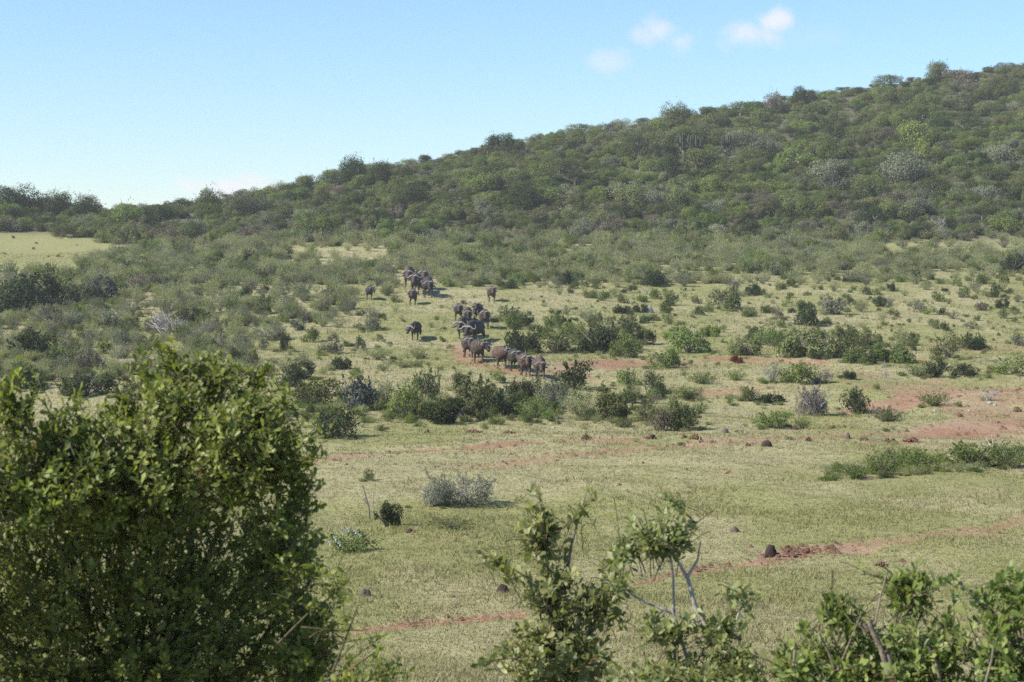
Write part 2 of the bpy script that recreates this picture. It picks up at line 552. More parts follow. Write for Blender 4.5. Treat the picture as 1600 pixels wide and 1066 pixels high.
def dome_leaves(n, lobes, height, leaf, gap=0.0, up=.35, seed=0, skirt=True, spikes=.12):
    """crown of uneven lobes, with stray shoots (spikes) standing out of it"""
    rg = np.random.default_rng(seed)
    C, Rr = [], []
    ax = rg.random() * 3.14; el = rg.uniform(.62, .95)
    for k in range(lobes):
        a = rg.random() * 2 * np.pi
        rad = math.sqrt(rg.random()) * .74
        zc = height * (.22 + .52 * rg.random() ** .8 * (1 - .55 * rad))
        if k % 3 == 0 and skirt: zc = height * .18; rad = .3 + .45 * rg.random()
        x, y = math.cos(a) * rad, math.sin(a) * rad * el
        C.append((x * math.cos(ax) - y * math.sin(ax), x * math.sin(ax) + y * math.cos(ax), zc)); Rr.append(.13 + .27 * rg.random() ** 1.3)
    C, Rr = np.array(C), np.array(Rr)
    lob = rg.choice(lobes, n, p=Rr ** 2 / (Rr ** 2).sum())
    d = rg.normal(size=(n, 3)); d[:, 2] += .25; d /= np.linalg.norm(d, axis=1, keepdims=True)
    rr = Rr[lob] * (1 - .38 * rg.random(n) ** 2) * (1 + .12 * rg.normal(size=n))
    P = C[lob] + d * rr[:, None] * np.array([1, 1, .85 * min(1, height)])
    ns = int(n * spikes)
    if ns:
        K = 26
        kl = rg.integers(0, lobes, K); kd = rg.normal(size=(K, 3)); kd[:, 2] = np.abs(kd[:, 2]) + .5; kd /= np.linalg.norm(kd, axis=1, keepdims=True)
        w = rg.integers(0, K, ns)
        P[:ns] = C[kl[w]] + kd[w] * (Rr[kl[w]] * (.7 + .95 * rg.random(ns)))[:, None] + rg.normal(0, .025, (ns, 3)); lob[:ns] = kl[w]
    lv = rg.random(lobes) * .4
    P[:, 2] = np.maximum(P[:, 2], .02 + .1 * rg.random(n))
    Nn = d * .9 + rg.normal(size=(n, 3)) * .5 + np.array([0, 0, up])
    Nn /= np.linalg.norm(Nn, axis=1, keepdims=True)
    if gap:
        keep = rg.random(n) > gap * (fbm(P[:, 0] * 4 + seed, P[:, 1] * 4 + P[:, 2] * 5, 2, seed) > .5)
        P, Nn, lob = P[keep], Nn[keep], lob[keep]
    S = leaf * rg.uniform(.6, 1.4, len(P))
    return P, Nn, S, np.clip(lv[lob] + .6 * rg.random(len(P)), 0, 1)


def wispy_leaves(n, height, seed=0):
    """fine upright sprays fanning out from the ground"""
    rg = np.random.default_rng(seed)
    st = 70
    a = rg.random(st) * 2 * np.pi
    sp = np.sqrt(rg.random(st)) * .95
    k = rg.integers(0, st, n)
    t = rg.random(n) ** .7
    h = height * (1 - .45 * sp[k] ** 2) * (.75 + .4 * rg.random(st))[k]
    x = np.cos(a[k]) * sp[k] * (t ** .8); y = np.sin(a[k]) * sp[k] * (t ** .8)
    P = np.stack([x, y, t * h], -1) + rg.normal(0, .035, (n, 3))
    Nn = rg.normal(size=(n, 3)); Nn[:, 2] *= .4
    Nn /= np.linalg.norm(Nn, axis=1, keepdims=True)
    return P, Nn, np.full(n, .085) * rg.uniform(.6, 1.5, n), np.clip(.25 * rg.random(st)[k] + .75 * rg.random(n), 0, 1)


def twig_tubes(n, height, seed, spread=.9, rad=.012, fork=2):
    rg = random.Random(seed)
    tb = Tubes()
    for i in range(n):
        a = rg.random() * 2 * math.pi; s = spread * math.sqrt(rg.random()); h = height * rg.uniform(.55, 1.05)
        e = Vector((math.cos(a) * s, math.sin(a) * s, h * (1 - .3 * s)))
        m = Vector((e.x * .35 + rg.gauss(0, .05), e.y * .35 + rg.gauss(0, .05), e.z * .5))
        tb.add([(0, 0, -.05), m, e], [rad * 1.6, rad, rad * .4], 4)
        for f in range(fork):
            t = rg.uniform(.3, .9)
            p = m.lerp(e, t)
            q = p + Vector((rg.gauss(0, .2), rg.gauss(0, .2), rg.uniform(.05, .3) * height))
            tb.add([p, q], [rad * .7, rad * .25], 4)
    return tb


FORMS = {}


def form_data():
    for i in range(4):
        h = (.95, 1.15, .85, 1.3)[i]
        FORMS['dense%d' % i] = (dome_leaves(3000, (13, 18, 11, 16)[i], h, .082, .08, seed=100 + i), h)
    for i in range(4):
        h = (1.0, 1.25, .9, 1.45)[i]
        FORMS['loose%d' % i] = (dome_leaves(2400, 18, h, .075, .45, seed=200 + i, spikes=.22), h)
    for i in range(3):
        h = (.95, 1.2, 1.0)[i]
        FORMS['wispy%d' % i] = (wispy_leaves(1500, h, 300 + i), h)
    for i in range(2):
        h = (.85, 1.0)[i]
        FORMS['fuzz%d' % i] = (dome_leaves(4200, 20, h, .085, .2, seed=700 + i, spikes=.3), h)
    for i in range(2):
        FORMS['grassy%d' % i] = (wispy_leaves(1400, .8, 400 + i), .8)
    for i in range(2):
        FORMS['broad%d' % i] = (dome_leaves(9000, 46, (.95, 1.05)[i], .040, (.25, .1)[i], seed=600 + i, spikes=.04), (.95, 1.05)[i])
    for i in range(5):
        h = (1.05, 1.3, .9, 1.2, 1.0)[i]
        FORMS['tree%d' % i] = (dome_leaves(5600, (16, 22, 13, 24, 18)[i], h, .052, (0, .3, .2, .4, .1)[i], seed=500 + i, spikes=.03), h)


form_data()
_crowns = {}


def crown_mesh(form, colour):
    k = (form, colour)
    if k not in _crowns:
        (P, Nn, S, v), h = FORMS[form]
        _crowns[k] = leaves_mesh('%s_%s' % (form, colour), P, Nn, S, LEAF[colour], v, .3 if form[:5] in ('wispy', 'grass') else (.2 if form[:4] == 'fuzz' else .62))
    return _crowns[k]


_stems = {}


def stem_mesh(kind, pale=False):
    k = (kind, pale)
    if k not in _stems:
        m = BARK_PALE if pale else BARK
        if kind == 'trunk':
            tb = Tubes(); rg = random.Random(5)
            tb.add([(0, 0, -.15), (.02, .01, .2), (.0, .03, .45)], [.075, .055, .04], 7)
            for i in range(6):
                a = i * 1.05 + rg.random()
                tb.add([(0, .02, .15 + .03 * i), (math.cos(a) * .18, math.sin(a) * .18, .32 + .02 * i), (math.cos(a) * .38, math.sin(a) * .38, .42 + .02 * i)], [.035, .022, .008], 5)
            _stems[k] = tb.build('trunk', m)
        else:
            _stems[k] = twig_tubes(16, .8, 11, .75, .014, 1).build('stems', m)
    return _stems[k]


# ------------------------------------------------------------------ planting
FULL = 1.2        # crowns are drawn a little wider than their nominal radius
PLANTED = []       # (px, py, width px) of everything placed, to keep the fill from piling up
LANDMARKS = []     # (px, py, short phrase)


def plant(name, cat, px, py, w, h, form, colour, label, group=None, rz=None, parts='auto', landmark=None, sink=.03, tree=False):
    p = hit(px, py)
    if p is None: return None
    k = p.y / F
    hw = w * k * .5 * FULL
    fh = FORMS[form][1]
    zs = h * k / (fh * .88)
    rz = random.random() * 6.28 if rz is None else rz
    me = crown_mesh(form, colour)
    loc = (p.x, p.y + hw * .3, float(terrain(p.x, p.y + hw * .3)) - sink * zs)
    if parts == 'auto': parts = tree or w >= 34
    if parts:
        r = empty(name, loc, rz, (hw, hw, zs))
        link('crown', me, r)
        link('trunk' if tree else 'stems', stem_mesh('trunk' if tree else 'stems', colour in ('grey', 'silver', 'lilac') and not tree), r)
    else:
        r = link(name, me); r.location = loc; r.rotation_euler = (0, 0, rz); r.scale = (hw, hw, zs)
    tag(r, label, cat, group)
    PLANTED.append((px, py, w))
    if landmark: LANDMARKS.append((px, py - h * .5, landmark))
    return r


def pick(f): return {'dense': 'dense%d' % random.randrange(4), 'loose': 'loose%d' % random.randrange(4), 'wispy': 'wispy%d' % random.randrange(3),
                     'grassy': 'grassy%d' % random.randrange(2), 'fuzz': 'fuzz%d' % random.randrange(2), 'tree': 'tree%d' % random.randrange(5)}.get(f, f)


# px, base row, width, height, form, colour, label, landmark phrase
SHRUBS = [
    (569, 640, 56, 52, 'dense', 'bluish', 'rounded blue-grey bush standing in the hedge line below the lone buffalo', 'the rounded blue-grey bush'),
    (488, 634, 84, 46, 'loose', 'olive', 'wide twiggy olive bush beside the rounded blue-grey bush', None),
    (632, 656, 58, 68, 'loose3', 'green', 'tall leafy green bush between the blue-grey bush and the dark low bush', 'the tall leafy green bush'),
    (706, 663, 70, 46, 'dense', 'dark', 'very dark low bush at the front edge of the hedge line', 'the very dark low bush'),
    (677, 655, 24, 30, 'dense', 'lime', 'small yellow-green bush against the very dark low bush', None),
    (668, 628, 46, 52, 'loose', 'olive', 'twiggy olive bush behind the very dark low bush', None),
    (602, 638, 22, 44, 'wispy', 'grey', 'narrow grey upright shrub between the blue-grey bush and the leafy green bush', None),
    (748, 650, 78, 76, 'loose1', 'olive', 'tall open olive bush below the front of the herd', 'the tall open olive bush'),
    (720, 612, 26, 30, 'loose', 'dark', 'small dark sprig of bush above the tall open olive bush', None),
    (777, 600, 24, 26, 'loose', 'green', 'small green bush directly below the reddish path of the herd', None),
    (792, 651, 44, 54, 'dense', 'dark', 'dark upright bush just past the tall open olive bush', None),
    (521, 684, 76, 46, 'loose', 'dark', 'low dark bush casting shade beside the big glossy bush', 'the low dark bush by the big glossy bush'),
    (595, 674, 24, 9, 'grassy', 'olive', 'tiny olive tussock on open grass below the blue-grey bush', None),
    (531, 578, 36, 21, 'dense', 'dark', 'compact dark green round bush on the slope below the grey dome bush', 'the compact dark green round bush'),
    (473, 594, 38, 32, 'dense', 'dark', 'dark bush with grey twigs beside the compact round bush', None),
    (556, 596, 20, 22, 'loose', 'lime', 'bright yellow-green shrub just above the rounded blue-grey bush', None),
    (520, 553, 32, 19, 'fuzz', 'grey', 'small grey dome bush with a dark shaded side on open grass', 'the small grey dome bush'),
    (563, 546, 16, 21, 'loose', 'dark', 'small dark upright shrub below and beside the lone buffalo on the grass', 'the small dark upright shrub'),
    (590, 563, 40, 19, 'wispy', 'wispy', 'thin sparse pale shrub on the open grass slope', None),
    (652, 562, 24, 19, 'wispy', 'wispy', 'thin sparse shrub straight below the lone buffalo on the grass', None),
    (635, 575, 38, 10, 'grassy', 'olive', 'flat olive ground shrub on the brownish bare strip', None),
    (540, 541, 9, 9, 'loose', 'olive', 'tiny olive shrub beside the small dark upright shrub', None),
    (444, 549, 18, 30, 'loose', 'dark', 'narrow dark shrub with a long shadow on the grass slope', None),
    (411, 441, 30, 27, 'dense', 'dark', 'black-green bush with grey twigs at its foot on the upper slope', 'the black-green bush on the upper slope'),
    (339, 451, 40, 17, 'dense', 'lime', 'low yellow-green bush in pale scrub on the upper slope', 'the low yellow-green bush'),
    (415, 491, 20, 17, 'loose', 'green', 'small green shrub in pale scrub below the black-green bush', None),
    (420, 532, 46, 25, 'fuzz', 'grey', 'broad grey dome of fine twigs on the middle slope', 'the broad grey dome of twigs'),
    (578, 517, 32, 23, 'fuzz', 'grey', 'grey feathery dome bush at the edge of the open grass', 'the grey feathery dome bush'),
    (800, 502, 46, 27, 'loose', 'olive', 'dark olive bush beside the two buffaloes in the second rank', None),
    (815, 553, 50, 46, 'dense', 'dark', 'large dark bush right behind the front buffaloes', 'the large dark bush behind the front buffaloes'),
    (867, 553, 60, 46, 'loose', 'olive', 'olive bush forming the first part of the hedge beside the herd', None),
    (934, 552, 56, 46, 'dense', 'dark', 'dense dark bush in the middle of the hedge beside the herd', 'the hedge beside the herd'),
    (897, 528, 44, 28, 'loose', 'green', 'yellowish green bush at the back of the hedge beside the herd', None),
    (976, 559, 46, 36, 'loose', 'green', 'bright green bush at the far end of the hedge beside the herd', None),
    (980, 519, 38, 28, 'loose', 'olive', 'olive bush standing behind the far end of the hedge', None),
    (1005, 539, 32, 25, 'dense', 'dark', 'dark bush with a long shadow at the hedge end', None),
    (1025, 447, 46, 27, 'dense', 'dark', 'black-green wide bush below the pale scrub band', 'the black-green wide bush'),
    (1078, 437, 32, 17, 'dense', 'dark', 'dark low bush beside the black-green wide bush', None),
    (793, 451, 28, 17, 'dense', 'dark', 'dark brown-black bush uphill of the single buffalo by the scrub', None),
    (884, 446, 22, 24, 'loose', 'dark', 'dark upright bush in pale grey scrub above the hedge', None),
    (1051, 478, 20, 25, 'loose', 'dark', 'small dark topped tree-like shrub on the grass slope', None),
    (1003, 489, 22, 15, 'dense', 'dark', 'dark little bush next to a grey boulder', 'the dark little bush by the boulder'),
    (1076, 553, 62, 42, 'loose', 'green', 'spreading green bush between the hedge and the reddish-brown bush', 'the spreading green bush'),
    (1040, 576, 58, 27, 'loose', 'green', 'low green bush on bare red earth past the hedge', None),
    (1110, 527, 27, 22, 'dense', 'lime', 'yellow-green bush uphill of the spreading green bush', None),
    (895, 609, 58, 52, 'loose', 'dark', 'tall dark olive bush just below and beside the leading buffalo', 'the tall dark bush by the leading buffalo'),
    (1022, 615, 38, 40, 'loose3', 'dark', 'dark twiggy bush with leaning top below the red earth patch', None),
    (981, 602, 32, 26, 'loose', 'green', 'green bush beside the dark leaning twiggy bush', None),
    (820, 627, 44, 42, 'dense', 'dark', 'dark bush in the hedge line straight below the leading buffaloes', None),
    (838, 654, 62, 28, 'grassy', 'green', 'bright green grassy clump at the foot of the hedge line', None),
    (957, 658, 62, 52, 'loose', 'olive', 'big dark olive bush at the end of the hedge line', 'the big olive bush at the hedge line end'),
    (908, 656, 56, 46, 'wispy', 'wispy', 'pale feathery clump in the hedge line', None),
    (868, 640, 50, 46, 'fuzz', 'grey', 'grey twiggy bush inside the hedge line', None),
    (1012, 662, 40, 30, 'loose', 'olive', 'olive bush just past the end of the hedge line', None),
    (975, 669, 36, 13, 'grassy', 'green', 'low green tussock in front of the big olive bush', None),
    (1066, 674, 52, 44, 'loose', 'olive', 'upright olive bush with reddish twigs at the last end of the hedge line', 'the upright olive bush with reddish twigs'),
    (1036, 674, 36, 36, 'loose', 'brown', 'brown twiggy bush beside the upright olive bush', None),
    (1098, 600, 46, 17, 'grassy', 'green', 'low green clump on bare ground below the spreading green bush', None),
    (1076, 624, 42, 22, 'loose', 'olive', 'low olive bush on the grass above the hedge line end', None),
    (1095, 647, 24, 16, 'grassy', 'green', 'small bright green tuft beside a brown dead stalk', None),
    (1264, 509, 42, 42, 'dense3', 'dark', 'dark rounded tree-like bush above the long thicket', 'the dark rounded tree-like bush'),
    (1214, 498, 18, 23, 'loose', 'brown', 'small brownish bush on open grass beside the dark rounded one', None),
    (1168, 557, 50, 34, 'dense', 'olive', 'olive bush right above the reddish-brown bush', None),
    (1203, 540, 42, 36, 'loose', 'green', 'light green bush at the start of the long thicket', None),
    (1275, 559, 78, 47, 'dense', 'olive', 'broad dark olive bush in the middle of the long thicket', 'the long thicket'),
    (1319, 558, 46, 56, 'loose', 'olive', 'tall olive bush at the end of the long thicket', None),
    (1345, 568, 42, 24, 'dense', 'green', 'green rounded bush at the foot of the long thicket end', None),
    (1152, 567, 21, 12, 'dense', 'red', 'small reddish-brown bush on bare earth', 'the reddish-brown bush'),
    (1208, 598, 27, 27, 'wispy', 'silver', 'pale silvery-green bush with leafy neighbour on bare ground', None),
    (1250, 600, 62, 34, 'loose', 'green', 'wide green bush on bare ground below the long thicket', 'the wide green bush on bare ground'),
    (1290, 599, 27, 22, 'loose', 'lilac', 'small lilac-grey shrub attached to the wide green bush', None),
    (1328, 593, 20, 17, 'dense', 'dark', 'small dark round bush on bare ground', None),
    (1150, 595, 36, 14, 'grassy', 'green', 'flat green clump on bare ground below the reddish-brown bush', None),
    (1172, 627, 30, 26, 'loose', 'olive', 'sparse olive shrub on grass between hedge line and lilac bush', None),
    (1205, 630, 32, 16, 'dense', 'dark', 'low dark bush beside the sparse olive shrub', None),
    (1277, 650, 56, 42, 'fuzz', 'lilac', 'lilac-grey leafless bush on the open flat', 'the lilac-grey leafless bush'),
    (1338, 646, 46, 38, 'loose', 'dark', 'dark brown-green bush with bare sticks beside the lilac-grey bush', 'the dark bush with bare sticks'),
    (1206, 669, 58, 30, 'loose', 'green', 'spreading green bush on the flat above the dung heaps', None),
    (1255, 670, 32, 16, 'grassy', 'green', 'low green clump touching the spreading bush above the dung heaps', None),
    (1136, 484, 56, 34, 'loose', 'olive', 'olive bush on the slope uphill of the spreading green bush', None),
    (1178, 462, 26, 20, 'dense', 'dark', 'dark bush beside grey dead stems on the upper slope', None),
    (1231, 432, 18, 18, 'loose', 'dark', 'tiny dark round shrub in the pale scrub band', None),
    (1147, 462, 18, 24, 'wispy', 'lilac', 'grey dead bush of upright stems on the upper slope', None),
    (1305, 492, 46, 27, 'loose', 'grey', 'grey-green bush beside the dark rounded tree-like bush', None),
    (1522, 547, 35, 30, 'dense', 'dark', 'black-green round bush near the edge of the grass slope', 'the black-green round bush'),
    (1485, 560, 46, 46, 'loose', 'olive', 'olive bush beside the black-green round bush', None),
    (1470, 590, 32, 34, 'dense', 'dark', 'dark upright bush below the olive one on the bare flat', None),
    (1508, 588, 50, 18, 'loose', 'dark', 'low spreading dark bush on the bare flat', None),
    (1440, 589, 42, 26, 'loose', 'olive', 'sparse olive bush on the bare flat', None),
    (1357, 567, 52, 29, 'dense', 'green', 'mid green rounded bush past the long thicket', None),
    (1357, 543, 42, 26, 'loose', 'olive', 'olive bush behind the mid green rounded bush', None),
    (1407, 567, 52, 29, 'dense', 'green', 'second mid green rounded bush past the long thicket', None),
    (1414, 541, 27, 22, 'loose', 'wispy', 'thin pale bush uphill of the second green rounded bush', None),
    (1590, 586, 54, 36, 'loose', 'green', 'green bush cut by the picture edge on the bare flat', None),
    (1557, 465, 22, 28, 'loose3', 'dark', 'lone dark leaning tree-like bush on the upper grass slope', 'the lone dark leaning bush'),
    (1585, 426, 48, 30, 'dense', 'dark', 'dark wide bush at the picture edge under the hill', None),
    (1464, 635, 50, 20, 'grassy', 'green', 'bright green grassy clump on red earth', 'the bright green clump on red earth'),
    (1387, 660, 52, 20, 'grassy', 'olive', 'low grassy clump below the dark bush with bare sticks', None),
    (1337, 750, 48, 25, 'grassy', 'green', 'first grassy clump of the low green bank near the edge', None),
    (1385, 742, 58, 34, 'grassy', 'green', 'dark leafy clump in the low green bank', 'the low green bank'),
    (1440, 736, 64, 33, 'loose', 'green', 'spreading leafy clump in the middle of the low green bank', None),
    (1520, 730, 74, 45, 'loose', 'green', 'tallest bush of the low green bank with dry stalks', None),
    (1580, 730, 64, 33, 'grassy', 'green', 'last clump of the low green bank at the picture edge', None),
    (676, 792, 60, 46, 'fuzz0', 'silver', 'silver-grey dry bush, the rounder of a touching pair on the grass', 'the silver-grey dry bush'),
    (730, 792, 76, 46, 'fuzz1', 'silver', 'silver-grey dry bush, the wider of a touching pair on the grass', None),
    (576, 752, 17, 22, 'loose', 'olive', 'single small shrub on open grass above the dark bush with a stake', None),
    (603, 824, 46, 46, 'dense3', 'dark', 'dark round shrub beside a pale stake on the grass', 'the dark round shrub by the stake'),
    (704, 828, 74, 16, 'grassy', 'olive', 'flat grassy clump below the silver-grey dry bush', None),
    (8, 487, 96, 68, 'dense', 'dark', 'large dark bush at the edge of the left thicket with dead branches in front', None),
    (56, 480, 72, 60, 'dense', 'dark', 'dark tall bush in the middle of the left thicket', 'the dark left thicket'),
    (92, 472, 56, 50, 'loose', 'olive', 'olive bush joined to the dark left thicket', None),
    (157, 472, 48, 48, 'dense3', 'bluish', 'dark blue-green bush at the end of the left thicket', 'the dark blue-green bush'),
    (122, 474, 46, 30, 'loose', 'olive', 'low olive bush in front of the dark blue-green bush', None),
    (188, 464, 18, 19, 'dense', 'dark', 'tiny black-green bush just past the dark blue-green bush', None),
    (212, 453, 30, 30, 'loose', 'brown', 'brown-grey leafless bush under the far meadow', None),
    (42, 562, 70, 56, 'dense', 'dark', 'big dark bush on the lower slope behind the leafy tips of the glossy bush', 'the big dark bush on the lower slope'),
    (92, 574, 48, 40, 'dense', 'olive', 'rounded olive bush beside the big dark bush', None),
    (128, 577, 32, 36, 'loose', 'grey', 'grey-green bush on the lower slope next to the rounded olive one', None),
    (148, 577, 24, 32, 'loose', 'brown', 'brown twiggy bush ending the lower slope row', None),
    (170, 512, 34, 28, 'loose', 'grey', 'grey-green bush in the scrub below the dark blue-green bush', None),
    (112, 514, 44, 28, 'fuzz', 'grey', 'grey dome bush in the scrub below the left thicket', None),
    (78, 514, 44, 40, 'fuzz', 'grey', 'taller grey dome bush below the dead branches', None),
    (305, 510, 46, 32, 'dense', 'dark', 'dark bush behind the dead grey tree', None),
    (30, 610, 70, 40, 'dense', 'dark', 'dark bush seen between the tips of the glossy bush', None),
    (130, 620, 80, 36, 'dense', 'dark', 'low dark hedge-like bush behind the glossy bush', None),
    (205, 625, 60, 30, 'loose', 'olive', 'olive bush behind the glossy bush top', None),
    (455, 605, 40, 34, 'loose', 'dark', 'dark bush touching the outline of the glossy bush', None),
]
for (px, py, w, h, fm, c, lab, lm) in SHRUBS:
    plant({'dark': 'dark_shrub', 'olive': 'olive_shrub', 'green': 'green_shrub'}.get(c, 'shrub'), 'bush', px, py, w * 1.14, h * 1.02, pick(fm), c, lab, 'bushes on the valley slope', landmark=lm)

# ------------------------------------------------------------------ hillside trees picked out by eye
TREES = [
    (22, 330, 96, 42, 'broad1', 'dark', 'dark dense tree on the skyline at the low end of the ridge', 'the dark skyline trees at the low end'),
    (86, 336, 58, 40, 'broad1', 'dark', 'middle one of three dark trees on the low ridge', None),
    (130, 340, 60, 38, 'broad1', 'dark', 'last of three dark trees on the low ridge before the gap', None),
    (548, 288, 66, 46, 'broad1', 'dark', 'black-green flat topped tree on the ridge, the bigger of a pair', 'the black-green flat topped trees'),
    (592, 292, 56, 42, 'tree4', 'dark', 'black-green tree joined to the flat topped one on the ridge', None),
    (778, 243, 46, 36, 'tree4', 'dark', 'dark green tree beside a darker round one on the ridge', None),
    (803, 244, 40, 38, 'tree0', 'dark', 'dark round tree on the middle of the ridge', 'the dark round ridge tree'),
    (1416, 289, 112, 54, 'broad0', 'grey', 'very wide pale grey tree on the open hillside', 'the very wide pale grey tree'),
    (1297, 284, 78, 38, 'broad0', 'grey', 'pale grey tree beside the very wide one', None),
    (390, 338, 80, 40, 'broad0', 'grey', 'broad pale grey tree on the low end of the hillside', 'the broad pale grey tree'),
    (1258, 164, 50, 30, 'tree0', 'dark', 'dark low dome tree on the high ridge', 'the dark dome tree on the high ridge'),
    (1213, 172, 38, 30, 'tree2', 'brown', 'grey-brown round tree beside the dark dome on the ridge', None),
    (1466, 128, 50, 34, 'tree4', 'olive', 'large olive round tree standing up from the high ridge', 'the large round tree on the high ridge'),
    (1052, 194, 52, 40, 'tree3', 'olive', 'open olive tree rising above the ridge line', None),
    (1498, 130, 50, 24, 'tree1', 'brown', 'grey-brown wide tree next to the large round ridge tree', None),
    (818, 330, 92, 48, 'broad1', 'dark', 'large dark tree in the middle of the hillside', 'the large dark hillside tree'),
    (640, 328, 76, 42, 'broad1', 'dark', 'dark green wide tree on the hillside below the flat topped pair', None),
    (1112, 306, 60, 34, 'tree4', 'green', 'bright green dome tree on the middle hillside', 'the bright green dome tree'),
    (1350, 362, 26, 22, 'tree0', 'dark', 'small black-green tree at the foot of the hill', 'the small black-green tree'),
    (1385, 318, 40, 26, 'tree0', 'dark', 'dark bush-like tree below the very wide pale tree', None),
    (10, 362, 44, 24, 'tree1', 'brown', 'brown-grey leafless tree above the far meadow', 'the brown leafless tree by the meadow'),
    (330, 382, 20, 22, 'tree4', 'lime', 'small yellow-green tree at the foot of the low ridge', None),
]
for (px, py, w, h, fm, c, lab, lm) in TREES:
    plant('tree', 'tree', px, py, w, h, fm, c, lab, 'trees on the hillside', landmark=lm, tree=True)

LANDMARKS += [(650, 515, 'the lone buffalo on the grass'), (577, 457, 'the lone buffalo in the scrub'), (652, 445, 'the tight buffalo cluster'),
              (767, 458, 'the single buffalo by the scrub'), (741, 515, 'the buffalo column'), (1078, 228, 'the candelabra plants'), (110, 390, 'the far meadow'),
              (258, 505, 'the dead grey tree')]

# ------------------------------------------------------------------ fill: the 300 largest of a kind as things, the rest as one mass
def scatter(n, region, size, sep, kindf, tries=9):
    out = []
    cell = {}
    for (x, y, w) in PLANTED:
        cell.setdefault((int(x // 60), int(y // 30)), []).append((x, y, w * .55))
    for i in range(n * tries):
        if len(out) >= n: break
        x, y = region()
        if x is None: continue
        w, h, fm, c = size(x, y)
        ok = True
        for cx in (-1, 0, 1):
            for cy in (-1, 0, 1):
                for (a, b, ww) in cell.get((int(x // 60) + cx, int(y // 30) + cy), ()):
                    if abs(a - x) < (ww + w) * .5 * sep[0] and abs(b - y) < (ww + w) * .5 * sep[1]: ok = False; break
                if not ok: break
            if not ok: break
        if not ok: continue
        cell.setdefault((int(x // 60), int(y // 30)), []).append((x, y, w))
        out.append((x, y, w, h, fm, c))
    return out


def wchoice(d):
    k = list(d); return random.choices(k, [d[x] for x in k])[0]


def n1(x, y, s, seed): return float(fbm(x / s, y / s, 3, seed))


def hill_region():
    x = random.uniform(-60, 1660)
    top = float(np.interp(x, _su, _sr)) + 1
    bot = 376 + 10 * (n1(x, 0, 60, 3) - .5) - (12 if x < 90 else 0) - (2 if x > 1350 else 0) + (6 if 150 < x < 420 else 0)
    y = random.uniform(top, bot)
    return x, y


def hill_size(x, y):
    top = float(np.interp(x, _su, _sr)); f = (y - top) / (368 - top)
    p = n1(x, y * 2, 90, 61); q = n1(x, y * 2, 45, 71)
    low = f > .72
    if low: c = wchoice({'grey': 1.7, 'brown': .9, 'olive': 5, 'dark': 1.6, 'green': 1.6})
    elif p > .55: c = wchoice({'green': 4, 'olive': 3, 'dark': 1.2, 'grey': .6, 'lime': .35})
    elif p < .42: c = wchoice({'grey': 1.0, 'olive': 4.5, 'brown': .3, 'dark': 1.4, 'green': 2})
    else: c = wchoice({'olive': 4.5, 'green': 3.5, 'dark': 1.6, 'grey': .5, 'brown': .15})
    s = random.uniform(.45, 1.0) + (.45 if q > .58 else 0) + (.5 if random.random() < .08 else 0)
    w = (46 if not low else 39) * s * (.8 + .25 * f)
    return w, w * random.uniform(.40, .60) * (1.1 if low else 1) * (.75 if f < .10 else 1), 'tree', c


def mid_region():
    r = random.random()
    if r < .50:
        x, y = random.uniform(-40, 640), random.uniform(425, 600)
        if x > 430 and y > 520 and random.random() < .8: return None, None
        if y > 470 + (x - 380) * .05 and x > 600: return None, None
    elif r < .72:
        x, y = random.uniform(560, 1040), random.uniform(392, 452)
        if 480 < x < 640 and y < 425: return None, None
    else:
        x, y = random.uniform(880, 1650), random.uniform(398, 545)
        if random.random() < (y - 398) / 150: return None, None
    if 1480 < x and y < 405: return None, None
    for (a, b, c, d) in ((600, 520, 715, 600), (700, 465, 775, 560), (620, 405, 690, 480), (555, 445, 600, 492), (745, 440, 790, 492), (620, 405, 690, 500)):
        if a < x < c and b < y < d: return None, None
    return x, y


def mid_size(x, y):
    d = (y - 390) / 150
    c = wchoice({'wispy': 3.2, 'grey': 2.2, 'olive': 2.6, 'green': 1.2, 'dark': 1.1, 'brown': .45, 'lilac': .25} if x < 700 else {'wispy': 2.2, 'olive': 3, 'green': 2, 'dark': 1.2, 'grey': 1.4, 'brown': .4})
    fm = 'wispy' if c in ('wispy', 'lilac') or (c == 'grey' and random.random() < .6) else random.choice(['loose', 'loose', 'dense'])
    w = random.uniform(14, 30) * (1 + .25 * d) * (.75 if x > 1000 else 1)
    return w, w * random.uniform(.5, .85), fm, c


hill = scatter(3000, hill_region, hill_size, (.42, .18), None)
mid = scatter(420, mid_region, mid_size, (.72, .5), None)
hill.sort(key=lambda t: -t[2] * t[3])
mid.sort(key=lambda t: -t[2] * t[3])
inframe = lambda t: 5 < t[0] < 1595
hill_things = [t for t in hill if inframe(t)][:270]
mid_things = [t for t in mid if inframe(t)][:190]
hill_rest = [t for t in hill if t not in hill_things]
mid_rest = [t for t in mid if t not in mid_things]

ORD = ['', 'second ', 'third ', 'fourth ', 'fifth ', 'sixth ', 'seventh ', 'eighth ', 'ninth ', 'tenth ', 'eleventh ', 'twelfth ']


